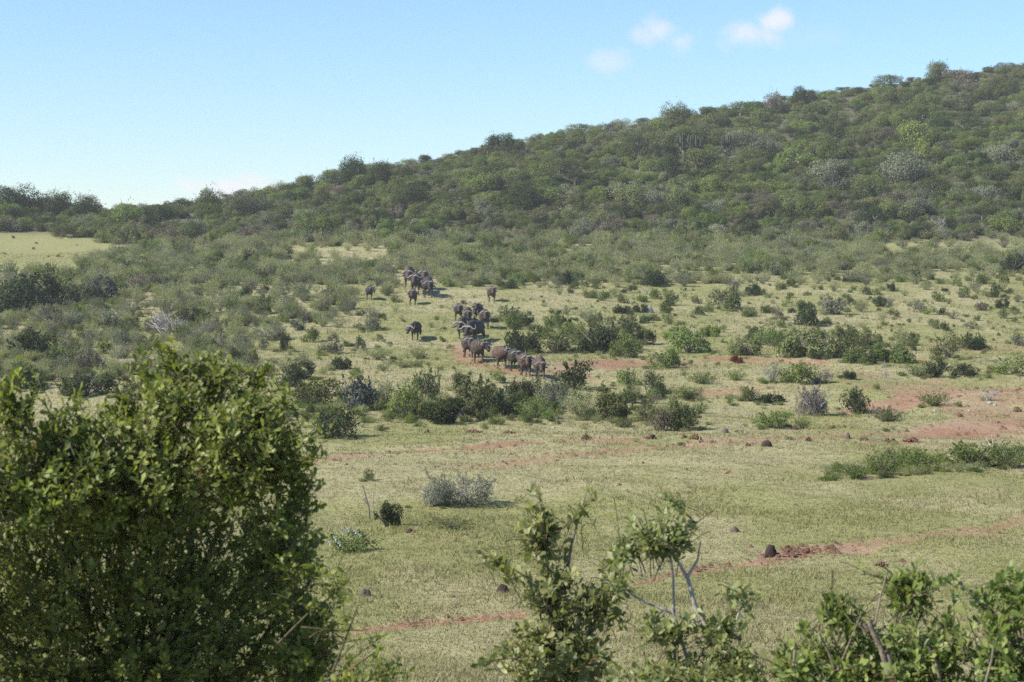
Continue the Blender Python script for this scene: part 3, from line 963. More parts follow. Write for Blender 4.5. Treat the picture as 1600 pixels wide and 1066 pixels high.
def auto_labels(items, noun):
    """colour + noun + where it stands from the closest landmark; same ones are counted outward from it"""
    rows = []
    lms = [l for l in LANDMARKS if (l[1] < 372) == (noun == 'tree')]
    for i, (x, y, w, h, fm, c) in enumerate(items):
        L = min(lms, key=lambda l: abs(l[0] - x) + 1.6 * abs(l[1] - y))
        dx, dy = x - L[0], (y - h * .5) - L[1]
        if abs(dx) > 2.2 * abs(dy): where = 'right of' if dx > 0 else 'left of'
        elif dy < 0: where = 'uphill right of' if dx > 0 else 'uphill left of'
        else: where = 'downhill right of' if dx > 0 else 'downhill left of'
        size = 'big ' if w * h > 900 else ('small ' if w * h < 260 else '')
        rows.append((('%s%s %s' % (size, COLOUR_WORD[c], noun), where, L[2]), dx * dx + 2 * dy * dy, i))
    out = [None] * len(items)
    seen = {}
    for key, d, i in sorted(rows, key=lambda r: r[1]):
        k = seen[key] = seen.get(key, -1) + 1
        o = ORD[k] if k < len(ORD) else 'outlying '
        out[i] = ('%s%s %s %s' % (o, key[0], key[1], key[2])).strip()
    return out


for t, lab in zip(hill_things, auto_labels(hill_things, 'tree')):
    plant('tree', 'tree', t[0], t[1], t[2], t[3], pick('tree'), t[5], lab, 'trees on the hillside', tree=True)
for t, lab in zip(mid_things, auto_labels(mid_things, 'bush')):
    plant({'dark': 'dark_shrub', 'olive': 'olive_shrub', 'green': 'green_shrub', 'wispy': 'feathery_shrub', 'grey': 'grey_shrub'}.get(t[5], 'shrub'), 'bush',
          t[0], t[1], t[2], t[3], pick(t[4]), t[5], lab, 'bushes on the valley slope', parts=False)


def mass(name, items, label, cat, forms):
    """one geometry-nodes object that repeats the crowns over the given spots"""
    combos = sorted({(f, t[5]) for t in items for f in ([pick(t[4])] if False else ['%s%d' % (t[4], j) for j in range(forms[t[4]])])})
    index = {c: i for i, c in enumerate(combos)}
    pts, var, scl, rot = [], [], [], []
    for t in items:
        p = hit(t[0], t[1])
        if p is None: continue
        f = '%s%d' % (t[4], random.randrange(forms[t[4]]))
        k = p.y / F; hw = t[2] * k * .5 * FULL; zs = t[3] * k / (FORMS[f][1] * .88)
        y = p.y + hw * .3
        pts.append((p.x, y, float(terrain(p.x, y)) - .03 * zs)); var.append(index[(f, t[5])]); scl.append((hw, hw, zs)); rot.append((0, 0, random.random() * 6.28))
    me = bpy.data.meshes.new(name)
    me.from_pydata(pts, [], [])
    a = me.attributes.new('pick', 'INT', 'POINT'); a.data.foreach_set('value', np.array(var, np.int32))
    a = me.attributes.new('size', 'FLOAT_VECTOR', 'POINT'); a.data.foreach_set('vector', np.array(scl, np.float32).ravel())
    a = me.attributes.new('turn', 'FLOAT_VECTOR', 'POINT'); a.data.foreach_set('vector', np.array(rot, np.float32).ravel())
    o = link(name, me)
    ng = bpy.data.node_groups.new(name, 'GeometryNodeTree')
    ng.interface.new_socket('Geometry', in_out='INPUT', socket_type='NodeSocketGeometry')
    ng.interface.new_socket('Geometry', in_out='OUTPUT', socket_type='NodeSocketGeometry')
    N, L = ng.nodes.new, ng.links.new
    gi, go = N('NodeGroupInput'), N('NodeGroupOutput')
    join = N('GeometryNodeJoinGeometry')
    owners = {}
    for ob in bpy.data.objects:
        if ob.type == 'MESH': owners.setdefault(ob.data.name, ob)

    def named(nm, dt):
        n = N('GeometryNodeInputNamedAttribute'); n.data_type = dt; n.inputs['Name'].default_value = nm
        return n.outputs['Attribute']
    for c, i in index.items():
        m = crown_mesh(*c)
        if i not in var: continue
        src = owners.get(m.name)
        if src is None:      # no standing plant has this crown yet: borrow the nearest one of the same colour
            cand = [owners[crown_mesh(*d).name] for d in _crowns if d[1] == c[1] and _crowns[d].name in owners]
            if not cand: continue
            src = cand[i % len(cand)]
        oi = N('GeometryNodeObjectInfo'); oi.transform_space = 'ORIGINAL'; oi.inputs['Object'].default_value = src
        eq = N('FunctionNodeCompare'); eq.data_type = 'INT'; eq.operation = 'EQUAL'
        L(named('pick', 'INT'), eq.inputs[2]); eq.inputs[3].default_value = i
        ip = N('GeometryNodeInstanceOnPoints')
        L(gi.outputs[0], ip.inputs['Points']); L(eq.outputs[0], ip.inputs['Selection'])
        L(oi.outputs['Geometry'], ip.inputs['Instance']); L(named('size', 'FLOAT_VECTOR'), ip.inputs['Scale'])
        er = N('FunctionNodeEulerToRotation'); L(named('turn', 'FLOAT_VECTOR'), er.inputs[0]); L(er.outputs[0], ip.inputs['Rotation'])
        L(ip.outputs[0], join.inputs[0])
    L(join.outputs[0], go.inputs[0])
    md = o.modifiers.new('plants', 'NODES'); md.node_group = ng
    tag(o, label, cat, kind='stuff')


mass('thicket', hill_rest, 'dense thicket of small trees covering the hillside', 'thicket', {'tree': 5})


HERD_SPOTS = [(577, 468), (640, 444), (662, 450), (650, 459), (668, 462), (646, 475), (768, 471), (716, 500), (731, 504), (747, 502), (757, 513), (725, 528), (742, 536), (650, 530)]


# low pale scrub and small plants nobody could count
def scrub_items():
    out = []
    def put(n, region, w0, w1, asp, cols, fm='wispy'):
        for i in range(n):
            x, y = region()
            if any(abs(x - b[0]) < 20 and -14 < y - b[1] < 26 for b in HERD_SPOTS): continue
            w = random.uniform(w0, w1); out.append((x, y, w, w * random.uniform(*asp), fm, wchoice(cols)))
    def band():
        while True:
            x = random.uniform(120, 1640); y = random.uniform(372, 446)
            lo = 371 if x > 420 else (412 - (x - 120) * .24 if x < 250 else 378)
            if y < lo: continue
            if 450 < x < 610 and 388 < y < 415 and random.random() < .9: continue
            if x > 1380 and y < 395 and random.random() < .85: continue
            if x > 1040 and y > 425 and random.random() < .7: continue
            return x, y
    put(2300, band, 14, 28, (.45, .75), {'wispy': 5, 'olive': 1.2, 'green': 1.1, 'grey': 1})
    def leftmid():
        while True:
            x = random.uniform(-30, 620); y = random.uniform(430, 600)
            if x > 400 and y > 490 + (620 - x) * .15: continue
            return x, y
    put(1000, leftmid, 11, 28, (.5, .85), {'wispy': 4, 'grey': 2, 'olive': 2, 'green': .8, 'brown': .4})
    put(60, lambda: (random.uniform(620, 1640), random.uniform(440, 545)), 5, 14, (.5, .8), {'wispy': 2, 'olive': 2, 'green': 1}, 'loose')
    put(110, lambda: (random.uniform(860, 1640), random.uniform(430, 520)), 6, 15, (.5, .8), {'wispy': 2, 'olive': 2, 'green': 1, 'dark': .6}, 'loose')
    put(16, lambda: (random.uniform(-20, 260), random.uniform(372, 408)), 3, 7, (.4, .7), {'olive': 2, 'green': 1, 'dark': .5}, 'loose')
    put(50, lambda: (random.uniform(430, 720), random.uniform(530, 600)), 6, 16, (.35, .7), {'wispy': 2, 'olive': 2}, 'loose')
    put(60, lambda: (random.uniform(880, 1640), random.uniform(560, 700)), 6, 18, (.25, .5), {'wispy': 2, 'green': 2, 'olive': 1})
    put(70, lambda: (random.uniform(440, 1100), random.uniform(640, 672)), 8, 22, (.25, .5), {'wispy': 3, 'green': 2, 'olive': 1})
    put(420, lambda: (random.uniform(590, 1640), random.uniform(425, 575)), 4, 11, (.45, .8), {'wispy': 3, 'olive': 3, 'green': 2, 'dark': .5}, 'loose')
    put(120, lambda: (random.uniform(440, 1090), random.uniform(618, 660)), 14, 30, (.6, 1.0), {'olive': 3, 'green': 2, 'dark': 2, 'grey': 1, 'wispy': 1.5}, 'loose')
    put(70, lambda: (random.uniform(440, 1060), random.uniform(640, 664)), 16, 30, (.4, .7), {'green': 3, 'wispy': 2, 'olive': 1.5})
    put(70, lambda: (lambda x: (x, 748 - (x - 1300) * .07 + random.uniform(-12, 6)))(random.uniform(1290, 1640)), 14, 32, (.35, .6), {'green': 3, 'olive': 2, 'wispy': 4})
    put(22, lambda: (lambda x: (x, 742 - (x - 1300) * .07 + random.uniform(-12, 2)))(random.uniform(1370, 1640)), 20, 40, (.5, .9), {'green': 4, 'olive': 3, 'wispy': 1}, 'loose')
    put(60, lambda: (random.uniform(800, 1010), random.uniform(505, 556)), 10, 28, (.6, .9), {'olive': 3, 'green': 2, 'dark': 1}, 'loose')
    put(50, lambda: (random.uniform(1150, 1430), random.uniform(525, 562)), 10, 28, (.6, .9), {'olive': 3, 'green': 2, 'dark': 1}, 'loose')
    for (px, py, w, h, fm, c, lab, lm) in SHRUBS:
        if fm == 'grassy': continue
        for i in range(3 if w < 30 else 5):
            q = random.uniform(8, 20); out.append((px + random.uniform(-.75, .75) * w, py + random.uniform(-4, 4), q, q * random.uniform(.25, .5), 'wispy', wchoice({'wispy': 3, 'green': 2, 'olive': 2})))
    return out


mass('scrub', mid_rest + scrub_items(), 'low pale scrub and weeds between the bushes of the slope', 'scrub', {'wispy': 3, 'loose': 4, 'dense': 4})

# ------------------------------------------------------------------ buffaloes
HIDE = plain_mat('hide_dark', (.018, .014, .013), (.046, .038, .034), 3.5, .75, .15, .25)
HIDE_DUST = plain_mat('hide_dusty', (.033, .025, .022), (.076, .059, .051), 3.0, .85, .15, .15)
HIDE_BROWN = plain_mat('hide_brown', (.050, .032, .026), (.098, .068, .057), 3.0, .85, .15, .15)
HORN = plain_mat('horn', (.075, .07, .065), (.23, .22, .205), 9, .5, .1, .4)
EAR = plain_mat('ear', (.03, .026, .024), (.07, .06, .05), 9, .9)


def ring_loft(bm, rings, sides=12):
    """rings: (centre, axis_y half, axis_z half, forward vector)"""
    prev = None
    for (c, a, b, f) in rings:
        f = Vector(f).normalized()
        side = Vector((0, 0, 1)).cross(f)
        side = side.normalized() if side.length > .05 else Vector((0, 1, 0))
        up = f.cross(side)
        vs = [bm.verts.new(Vector(c) + side * a * math.cos(2 * math.pi * i / sides) + up * b * math.sin(2 * math.pi * i / sides)) for i in range(sides)]
        if prev:
            for i in range(sides): bm.faces.new((prev[i], prev[(i + 1) % sides], vs[(i + 1) % sides], vs[i]))
        else:
            bm.faces.new(list(reversed(vs)))
        prev = vs
    bm.faces.new(prev)


def chain(bm, pts):
    """pts: ((x,y,z), half width, half depth)"""
    P = [Vector(p[0]) for p in pts]
    rings = []
    for i, p in enumerate(P):
        d = P[min(i + 1, len(P) - 1)] - P[max(i - 1, 0)]
        rings.append((p, pts[i][1], pts[i][2], d))
    ring_loft(bm, rings)


def buffalo_meshes(name, pose, yaw, stride):
    bm = bmesh.new()
    chain(bm, [((-1.18, 0, 1.12), .08, .10), ((-1.10, 0, 1.08), .25, .28), ((-.82, 0, 1.04), .36, .41), ((-.35, 0, .99), .42, .44), ((.10, 0, .99), .43, .46),
               ((.45, 0, 1.04), .38, .49), ((.72, 0, 1.09), .30, .42), ((.92, 0, 1.10), .20, .28)])
    poll = {'up': (1.28, 1.40), 'level': (1.32, 1.20), 'low': (1.34, 1.00), 'graze': (1.30, .66)}[pose]
    muz = {'up': (1.66, 1.04), 'level': (1.68, .80), 'low': (1.62, .55), 'graze': (1.46, .12)}[pose]
    cy, sy = math.cos(yaw), math.sin(yaw)

    def tw(x, z, y=0.):
        dx = x - .72
        return Vector((.72 + dx * cy - y * sy, dx * sy + y * cy, z))
    pm = lambda t: (poll[0] + (muz[0] - poll[0]) * t, poll[1] + (muz[1] - poll[1]) * t)
    chain(bm, [((.62, 0, 1.12), .26, .36), (tw(.95, (1.12 * 2 + poll[1]) / 3), .22, .30), (tw(poll[0] - .06, poll[1] - .06), .17, .21), (tw(*pm(.12)), .165, .17),
               (tw(*pm(.35)), .155, .16), (tw(*pm(.65)), .115, .12), (tw(*pm(.92)), .125, .115), (tw(*pm(1.02)), .085, .08)])
    for s in (-1, 1):
        dx = stride * s
        chain(bm, [((.52, .22 * s, 1.0), .16, .22), ((.56 + dx * .2, .24 * s, .74), .12, .15), ((.58 + dx * .7, .23 * s, .42), .075, .085),
                   ((.55 + dx * .9, .23 * s, .14), .055, .06), ((.57 + dx, .23 * s, .06), .08, .09), ((.58 + dx, .23 * s, .0), .085, .10)])
        dx = -stride * s
        chain(bm, [((-.82, .20 * s, 1.0), .20, .30), ((-.74 + dx * .3, .23 * s, .74), .14, .19), ((-.96 + dx * .7, .22 * s, .44), .075, .09),
                   ((-.92 + dx * .9, .22 * s, .14), .055, .06), ((-.89 + dx, .22 * s, .06), .075, .09), ((-.88 + dx, .22 * s, .0), .08, .095)])
    me = bpy.data.meshes.new(name); bm.to_mesh(me); bm.free()
    o = bpy.data.objects.new('tmp', me); COL.objects.link(o)
    r = o.modifiers.new('r', 'REMESH'); r.mode = 'VOXEL'; r.voxel_size = .038
    sm = o.modifiers.new('s', 'SMOOTH'); sm.factor = .5; sm.iterations = 4
    dg = bpy.context.evaluated_depsgraph_get()
    body = bpy.data.meshes.new_from_object(o.evaluated_get(dg))
    bpy.data.objects.remove(o); bpy.data.meshes.remove(me)
    body.name = name
    for p in body.polygons: p.use_smooth = True
    fwd = (tw(*pm(1)) - tw(*pm(0))).normalized(); side = Vector((-sy, cy, 0)); up = fwd.cross(side).normalized()
    if up.z < 0: up = -up
    hp = tw(*poll)
    horns = []
    for s in (-1, 1):
        tb = Tubes()
        cs = [(.02, .10), (.12, .15), (.24, .12), (.38, .0), (.50, -.03), (.58, .07), (.58, .20), (.50, .29)]
        rs = [.08, .085, .07, .052, .042, .034, .024, .008]
        tb.add([hp + side * s * a + Vector((0, 0, 1)) * b + fwd * .02 for a, b in cs], rs, 7)
        horns.append(tb.build('horn', HORN))
    ears = []
    for s in (-1, 1):
        tb = Tubes()
        b0 = hp + side * s * .15 - up * .02 + fwd * .08
        tb.add([b0, b0 + side * s * .10 - Vector((0, 0, .05)), b0 + side * s * .22 - Vector((0, 0, .12)), b0 + side * s * .30 - Vector((0, 0, .2))], [.03, .065, .055, .01], 6)
        ears.append(tb.build('ear', EAR))
    tb = Tubes()
    tb.add([(-1.14, 0, 1.30), (-1.24, .02, 1.12), (-1.26, .03, .8), (-1.25, .03, .62), (-1.24, .03, .45)], [.04, .03, .022, .05, .01], 6)
    tail = tb.build('tail', HIDE)
    return body, horns, ears, tail


B = {
    'stand': buffalo_meshes('buffalo_stand', 'level', 0, .05),
    'walk': buffalo_meshes('buffalo_walk', 'level', 0, .22),
    'up': buffalo_meshes('buffalo_up', 'up', 0, .12),
    'low': buffalo_meshes('buffalo_low', 'low', 0, .2),
    'turnl': buffalo_meshes('buffalo_turn_left', 'level', .6, .18),
    'turnr': buffalo_meshes('buffalo_turn_right', 'low', -.6, .15),
    'graze': buffalo_meshes('buffalo_graze', 'graze', .1, .1),
}
_tone = {}


def body_mesh(k, mat):
    if (k, mat.name) not in _tone:
        m = B[k][0].copy(); m.materials.clear(); m.materials.append(mat); _tone[(k, mat.name)] = m
    return _tone[(k, mat.name)]


D_, U_, W_ = HIDE, HIDE_DUST, HIDE_BROWN
# px, row of the feet, heading (0 = towards the camera, positive = towards the right edge), height px, pose, hide, label
HERD = [
    (577, 468, 4, 23, 'turnl', D_, 'lone dark buffalo facing the camera in the scrub, apart from the herd'),
    (639, 447, 0, 33, 'low', W_, 'brownish buffalo at the very back of the tight cluster'),
    (660, 452, 6, 33, 'walk', W_, 'brownish buffalo behind the dark one in the tight cluster'),
    (651, 459, -5, 34, 'walk', U_, 'dusty buffalo in the middle of the tight cluster'),
    (668, 464, 8, 34, 'low', D_, 'darkest buffalo at the outer side of the tight cluster'),
    (645, 476, 0, 27, 'stand', U_, 'leading buffalo of the tight cluster with wide visible horns'),
    (768, 471, 5, 26, 'stand', W_, 'single brownish buffalo standing by the scrub, uphill of the column'),
    (716, 500, 4, 28, 'walk', U_, 'buffalo at the outer rear of the long column'),
    (731, 504, 3, 26, 'low', D_, 'dark buffalo between two others in the rear of the column'),
    (747, 502, -4, 30, 'up', D_, 'dark buffalo at the very rear of the column'),
    (757, 513, 3, 32, 'walk', U_, 'grey dusty buffalo in the column casting a shadow on grass'),
    (725, 528, -12, 36, 'low', U_, 'buffalo with lowered pale head at the column bend'),
    (742, 536, -20, 38, 'low', D_, 'large dark buffalo standing broadside across the column'),
    (650, 530, -5, 30, 'turnr', D_, 'lone dark buffalo with raised head on open grass, apart from the column'),
    (731, 558, 6, 36, 'walk', U_, 'buffalo half hidden behind a dusty one on the red path'),
    (746, 566, 9, 38, 'turnl', U_, 'dusty buffalo stepping down the red path with horns turned sideways'),
    (781, 574, 13, 36, 'turnl', W_, 'brown buffalo walking alone in the gap of the front row'),
    (803, 578, 9, 36, 'walk', D_, 'dark grey buffalo third from the front of the column'),
    (820, 587, 6, 38, 'walk', W_, 'brownish buffalo second from the front of the column'),
    (843, 590, 4, 36, 'low', W_, 'leading buffalo of the column with wide curled horns'),
]
_hm = {}
for (px, py, hd, hpx, pose, hide, lab) in HERD:
    p = hit(px, py)
    s = hpx * p.y / F / 1.55
    r = empty('buffalo', (p.x, p.y, p.z - .04), R(-90 + hd), (s, s, s))
    body, horns, ears, tail = B[pose]
    link('body', body_mesh(pose, hide), r)
    for m in horns: link('horn', m, r)
    for m in ears: link('ear', m, r)
    link('tail', tail, r)
    tag(r, lab, 'buffalo', 'herd of buffaloes walking down the slope')

# ------------------------------------------------------------------ dung, soil heaps, stones, sticks
DUNG = plain_mat('dung', (.020, .014, .012), (.060, .042, .036), 14, .95, .5)
DUNG_PALE = plain_mat('dung_dry', (.075, .055, .047), (.15, .115, .10), 14, .95, .5)
SOIL = plain_mat('soil_heap', (.060, .034, .024), (.165, .088, .060), 12, .95, .6)
STONE = plain_mat('stone', (.20, .185, .165), (.36, .34, .31), 8, .9, .4)
ROCK = plain_mat('grey_rock', (.16, .16, .155), (.32, .32, .31), 6, .9, .4)


def lump_mesh(name, mat, hgt, rough, seed, sub=3):
    bm = bmesh.new(); bmesh.ops.create_icosphere(bm, subdivisions=sub, radius=1)
    for v in bm.verts:
        c = v.co.copy()
        n = float(fbm(c.x * 1.6 + seed * 3.1 + 5, c.y * 1.6 + c.z * 1.9 + 7, 3, seed)) - .5
        n2 = float(fbm(c.x * 5 + seed + 9, c.y * 5 + c.z * 4 + 3, 2, seed + 5)) - .5
        v.co = c * (1 + rough * n * 1.2 + rough * .5 * n2)
        v.co.z = v.co.z * hgt if v.co.z > 0 else v.co.z * .25
    me = bpy.data.meshes.new(name); bm.to_mesh(me); bm.free()
    me.materials.append(mat)
    for p in me.polygons: p.use_smooth = True
    return me


def heap_mesh(name, mat, seed):
    """crumbled heap: clods of several sizes pushed into one another"""
    rg = random.Random(seed); bm = bmesh.new()
    for i in range(13):
        a = rg.random() * 6.28; d = rg.random() ** .6 * .78; r = rg.uniform(.16, .42) * (1.1 - .6 * d)
        m = Matrix.Translation((math.cos(a) * d, math.sin(a) * d, max(0, .42 * (1 - d) - .05))) @ Matrix.Rotation(rg.random() * 6, 4, (rg.random(), rg.random(), 1)) @ Matrix.Diagonal((1, rg.uniform(.6, 1), rg.uniform(.5, .9), 1))
        g = bmesh.ops.create_icosphere(bm, subdivisions=2, radius=r, matrix=m)
        for v in g['verts']: v.co += Vector((rg.gauss(0, 1), rg.gauss(0, 1), rg.gauss(0, 1))) * r * .10
    me = bpy.data.meshes.new(name); bm.to_mesh(me); bm.free()
    me.materials.append(mat)
    return me


LUMPS = {'dome': [lump_mesh('dome', DUNG, 1.1, .32, i) for i in range(3)], 'dry': [lump_mesh('dry', DUNG_PALE, 1.0, .5, 10 + i) for i in range(3)],
         'heap': [heap_mesh('heap', SOIL, 20 + i) for i in range(5)], 'stone': [lump_mesh('stone', STONE, .6, .5, 30 + i, 2) for i in range(3)],
         'rock': [lump_mesh('rock', ROCK, .8, .4, 40, 3)]}
# px, base row, width px, height px, kind, label
SMALL = [
    (1205, 868, 19, 17, 'dome', 'black dung dome on the red earth patch of the near path'),
    (785, 927, 20, 14, 'dome', 'dark dung dome on grass beside the twiggy sapling'),
    (570, 931, 17, 12, 'dry', 'brownish dung heap on grass beside the big glossy bush'),
    (1148, 832, 14, 9, 'dry', 'dry brown dung lump on grass above the near path'),
    (1198, 698, 17, 10, 'dome', 'dark dung dome in front of the row of heaps on the flat'),
    (1169, 697, 14, 6, 'heap', 'low brown heap beside the dark dung dome on the flat'),
    (1133, 677, 12, 7, 'dry', 'grey-brown dung dome past the hedge line end'),
    (1158, 677, 10, 5, 'dry', 'small brown lump right of the grey-brown dung dome'),
    (1087, 686, 22, 9, 'heap', 'larger red-brown soil heap of a pair below the hedge line end'),
    (1069, 685, 12, 7, 'heap', 'smaller soil heap of a pair below the hedge line end'),
    (1017, 686, 24, 8, 'heap', 'flat red-brown heap below the big olive bush'),
    (915, 687, 18, 9, 'heap', 'red-brown soil heap on a red bare strip'),
    (1242, 672, 14, 8, 'heap', 'soil heap touching the spreading green bush on the flat'),
    (1301, 670, 15, 7, 'heap', 'dark soil heap below the lilac-grey leafless bush'),
    (1320, 669, 16, 5, 'heap', 'flat soil heap below the lilac-grey leafless bush'),
    (1264, 690, 13, 8, 'heap', 'brown heap alone on the flat between two rows'),
    (1325, 686, 9, 10, 'dry', 'upright brown dung lump on the flat'),
    (1352, 689, 22, 6, 'heap', 'flat heap beside the upright dung lump'),
    (1392, 691, 26, 7, 'heap', 'wide red soil heap above the low green bank'),
    (1426, 690, 32, 6, 'heap', 'longest flat soil heap above the low green bank'),
    (1501, 652, 12, 8, 'heap', 'dark heap on pale ground under the bright green clump'),
    (1590, 644, 26, 8, 'heap', 'dark soil heap at the picture edge on the flat'),
    (1550, 582, 20, 5, 'heap', 'reddish soil heap beside the low spreading dark bush'),
    (740, 677, 34, 6, 'heap', 'long flat dug-up soil heap below the very dark low bush'),
    (795, 678, 26, 5, 'heap', 'flat dug-up soil heap below the tall open olive bush'),
    (667, 677, 12, 7, 'heap', 'small soil heap below the leafy green bush'),
    (640, 833, 18, 8, 'heap', 'dark soil clod beside the dark round shrub by the stake'),
    (1378, 886, 26, 8, 'heap', 'patch of burnt dark litter on grass above the near thicket'),
    (1300, 856, 20, 5, 'heap', 'dug-up clod at the end of the red earth patch'),
    (1262, 862, 22, 6, 'heap', 'dug-up clod in the middle of the red earth patch'),
    (1232, 858, 16, 6, 'heap', 'dug-up clod right beside the black dung dome'),
    (1015, 489, 13, 10, 'rock', 'grey boulder beside a dark little bush on the slope'),
    (1547, 631, 9, 3, 'stone', 'flat white stone on red ground near the dead pale sticks'),
    (1555, 634, 6, 3, 'stone', 'smaller white stone next to the flat white one'),
    (1461, 643, 6, 4, 'stone', 'small white stone under the bright green clump'),
    (1515, 643, 6, 3, 'stone', 'small pale stone between the dark heap and the white stones'),
    (865, 669, 5, 3, 'stone', 'tiny white stone in front of the hedge line'),
    (1057, 677, 6, 3, 'stone', 'tiny white stone in front of the upright olive bush'),
    (1217, 556, 5, 4, 'stone', 'tiny white stone below the long thicket'),
]
for i, (px, py, w, h, kd, lab) in enumerate(SMALL):
    p = hit(px, py); k = p.y / F
    o = link({'dome': 'dung_dome', 'dry': 'dung_lump', 'heap': 'soil_heap', 'stone': 'stone', 'rock': 'boulder'}[kd], LUMPS[kd][i % len(LUMPS[kd])])
    ms = {'dome': 1.1, 'dry': 1.0, 'heap': .62, 'stone': .6, 'rock': .8}[kd]
    o.location = (p.x, p.y + w * k * .3, float(terrain(p.x, p.y + w * k * .3)) - .01)
    o.scale = (w * k * .5, w * k * .5, h * k / ms); o.rotation_euler = (0, 0, i * 1.7)
    tag(o, lab, {'dome': 'dung', 'dry': 'dung', 'heap': 'soil heap', 'stone': 'stone', 'rock': 'boulder'}[kd], 'dung and soil heaps on the flat' if kd in ('dome', 'dry', 'heap') else None)

# fine litter of clods: too many to count
def litter():
    n = 5200
    Y = 30 * (120 / 30) ** RNG.random(n); X = (RNG.random(n) * 2 - 1) * .3 * Y
    soil, dry, wood = ground_fields(X, Y)
    k = RNG.random(n) < .03 + soil * .8
    X, Y = X[k], Y[k]
    c = [hit(1225 + 90 * RNG.random() ** 1.5, 862 - 8 * RNG.random() + 4) for i in range(75)]
    X = np.concatenate([X, [q.x + RNG.normal(0, .2) for q in c]]); Y = np.concatenate([Y, [q.y + RNG.normal(0, .35) for q in c]]); n = len(X); Z = terrain(X, Y)
    V, T = [], []
    base = np.array([(1, 0, 0), (0, 1, 0), (-1, 0, 0), (0, -1, 0), (0, 0, 1)], float)
    fc = np.array([(0, 1, 4), (1, 2, 4), (2, 3, 4), (3, 0, 4)])
    s = RNG.uniform(.012, .055, n) * (1 + Y / 90)
    a = RNG.random(n) * 6.28
    for i in range(n):
        v = base * (1 + RNG.normal(0, .25, (5, 3))) * s[i] * np.array([1.5, 1, .9])
        c, q = math.cos(a[i]), math.sin(a[i])
        v = np.stack([v[:, 0] * c - v[:, 1] * q, v[:, 0] * q + v[:, 1] * c, v[:, 2]], -1) + np.array([X[i], Y[i], Z[i] - .005])
        V.append(v); T.append(fc + 5 * i)
    me = mesh_np('clods', np.concatenate(V), [np.concatenate(T)], [SOIL])
    tag(link('earth_clods', me), 'small earth clods strewn over the bare ground', 'clods', kind='stuff')


litter()


def sticks(name, label, cat, px, py, w, h, n, mat, seed, fork=2, rad=.02, group=None):
    p = hit(px, py); k = p.y / F
    me = twig_tubes(n, 1.0, seed, .9, rad, fork).build(name, mat)
    o = link(name, me); o.location = p; o.scale = (w * k * .5, w * k * .5, h * k)
    tag(o, label, cat, group)
    return o


sticks('dead_tree', 'dead grey tree with bare tangled branches above the glossy bush', 'dead tree', 258, 530, 66, 48, 34, DEADWOOD, 3, 4)
sticks('dead_branches', 'pale dead branches in front of the dark left thicket', 'dead branch', 41, 484, 34, 26, 9, DEADWOOD, 4, 2, .03)
sticks('dead_branches', 'pale dead sticks lying on the red flat near white stones', 'dead branch', 1545, 626, 44, 24, 16, DEADWOOD, 6, 2)
sticks('dry_stalk', 'dry upright stalks rising from the tallest bush of the low green bank', 'dry stalk', 1555, 716, 44, 58, 5, BARK_PALE, 8, 0, .03)
sticks('dry_stalk', 'brown dead stalk beside the small bright green tuft', 'dry stalk', 1097, 636, 12, 24, 7, TWIG, 9, 2, .03)
sticks('dry_stalk', 'bare sticks rising out of the dark bush beside the lilac-grey bush', 'dry stalk', 1365, 650, 26, 28, 6, BARK, 10, 1, .03)
sticks('dry_stalk', 'thin grey dead shrub skeleton on the bare flat', 'dry stalk', 1385, 592, 24, 30, 8, DEADWOOD, 12, 2)
sticks('dead_branches', 'grey bare stems in the pale scrub beside the single buffalo', 'dead branch', 1010, 460, 30, 16, 10, DEADWOOD, 13, 2)
sticks('dead_branches', 'bleached bare branches at the foot of the hill below the wide pale tree', 'dead branch', 1470, 362, 34, 26, 11, DEADWOOD, 14, 3)
sticks('broken_fence', 'low broken dead twigs on grass under the blue-grey bush', 'dead branch', 566, 668, 30, 10, 7, TWIG, 16, 1, .03)
p = hit(582, 795)
tb = Tubes(); k = p.y / F
tb.add([(0, 0, -.1), (.01, 0, 12 * k), (.015, 0, 25 * k)], [.022, .02, .018], 6)
o = link('stake', tb.build('stake', STONE)); o.location = p; tag(o, 'thin pale stake standing beside the dark round shrub', 'stake')
tb = Tubes()
tb.add([(0, 0, -.1), (-.03, 0, 18 * k), (-.12, 0, 34 * k), (-.22, 0, 52 * k)], [.03, .026, .02, .012], 6)
tb.add([(-.04, 0, 20 * k), (-.18, 0, 30 * k), (-.22, .05, 36 * k)], [.018, .012, .006], 5)
o = link('dead_stick', tb.build('dead_stick', BARK)); o.location = hit(578, 812); tag(o, 'dark forked dead stick beside the pale stake', 'dead branch')


# candelabra plants on the hill
def candelabra(px, py, w, h, label, seed):
    p = hit(px, py); k = p.y / F; rg = random.Random(seed)
    r = empty('candelabra_plant', p, 0, (1, 1, 1))
    H = h * k; Wd = w * k * .5
    tb = Tubes(); tb.add([(0, 0, -.3), (0, 0, H * .45), (0, 0, H * .55)], [.22, .18, .16], 7)
    link('trunk', tb.build('trunk', BARK), r)
    tb = Tubes()
    for i in range(14):
        a = i * 2.4 + rg.random(); s = Wd * rg.uniform(.35, 1)
        e = Vector((math.cos(a) * s, math.sin(a) * s, 0))
        z0 = H * rg.uniform(.3, .6)
        tb.add([(0, 0, z0), (e.x * .7, e.y * .7, z0 + .15), (e.x, e.y, z0 + .5), (e.x, e.y, min(H * rg.uniform(.85, 1.0), z0 + H * .55))], [.12, .14, .15, .10], 6)
    link('arms', tb.build('arms', plain_mat('succulent_%d' % seed, (.045, .055, .035), (.085, .095, .065), 5, .8)), r)
    tag(r, label, 'succulent', 'candelabra plants on the hillside')


candelabra(1068, 252, 26, 46, 'taller dark candelabra plant standing up from the hillside trees', 1)
candelabra(1090, 250, 18, 38, 'slimmer dark candelabra plant beside the taller one', 2)
candelabra(1134, 244, 20, 34, 'separate candelabra plant uphill past the dark pair', 3)


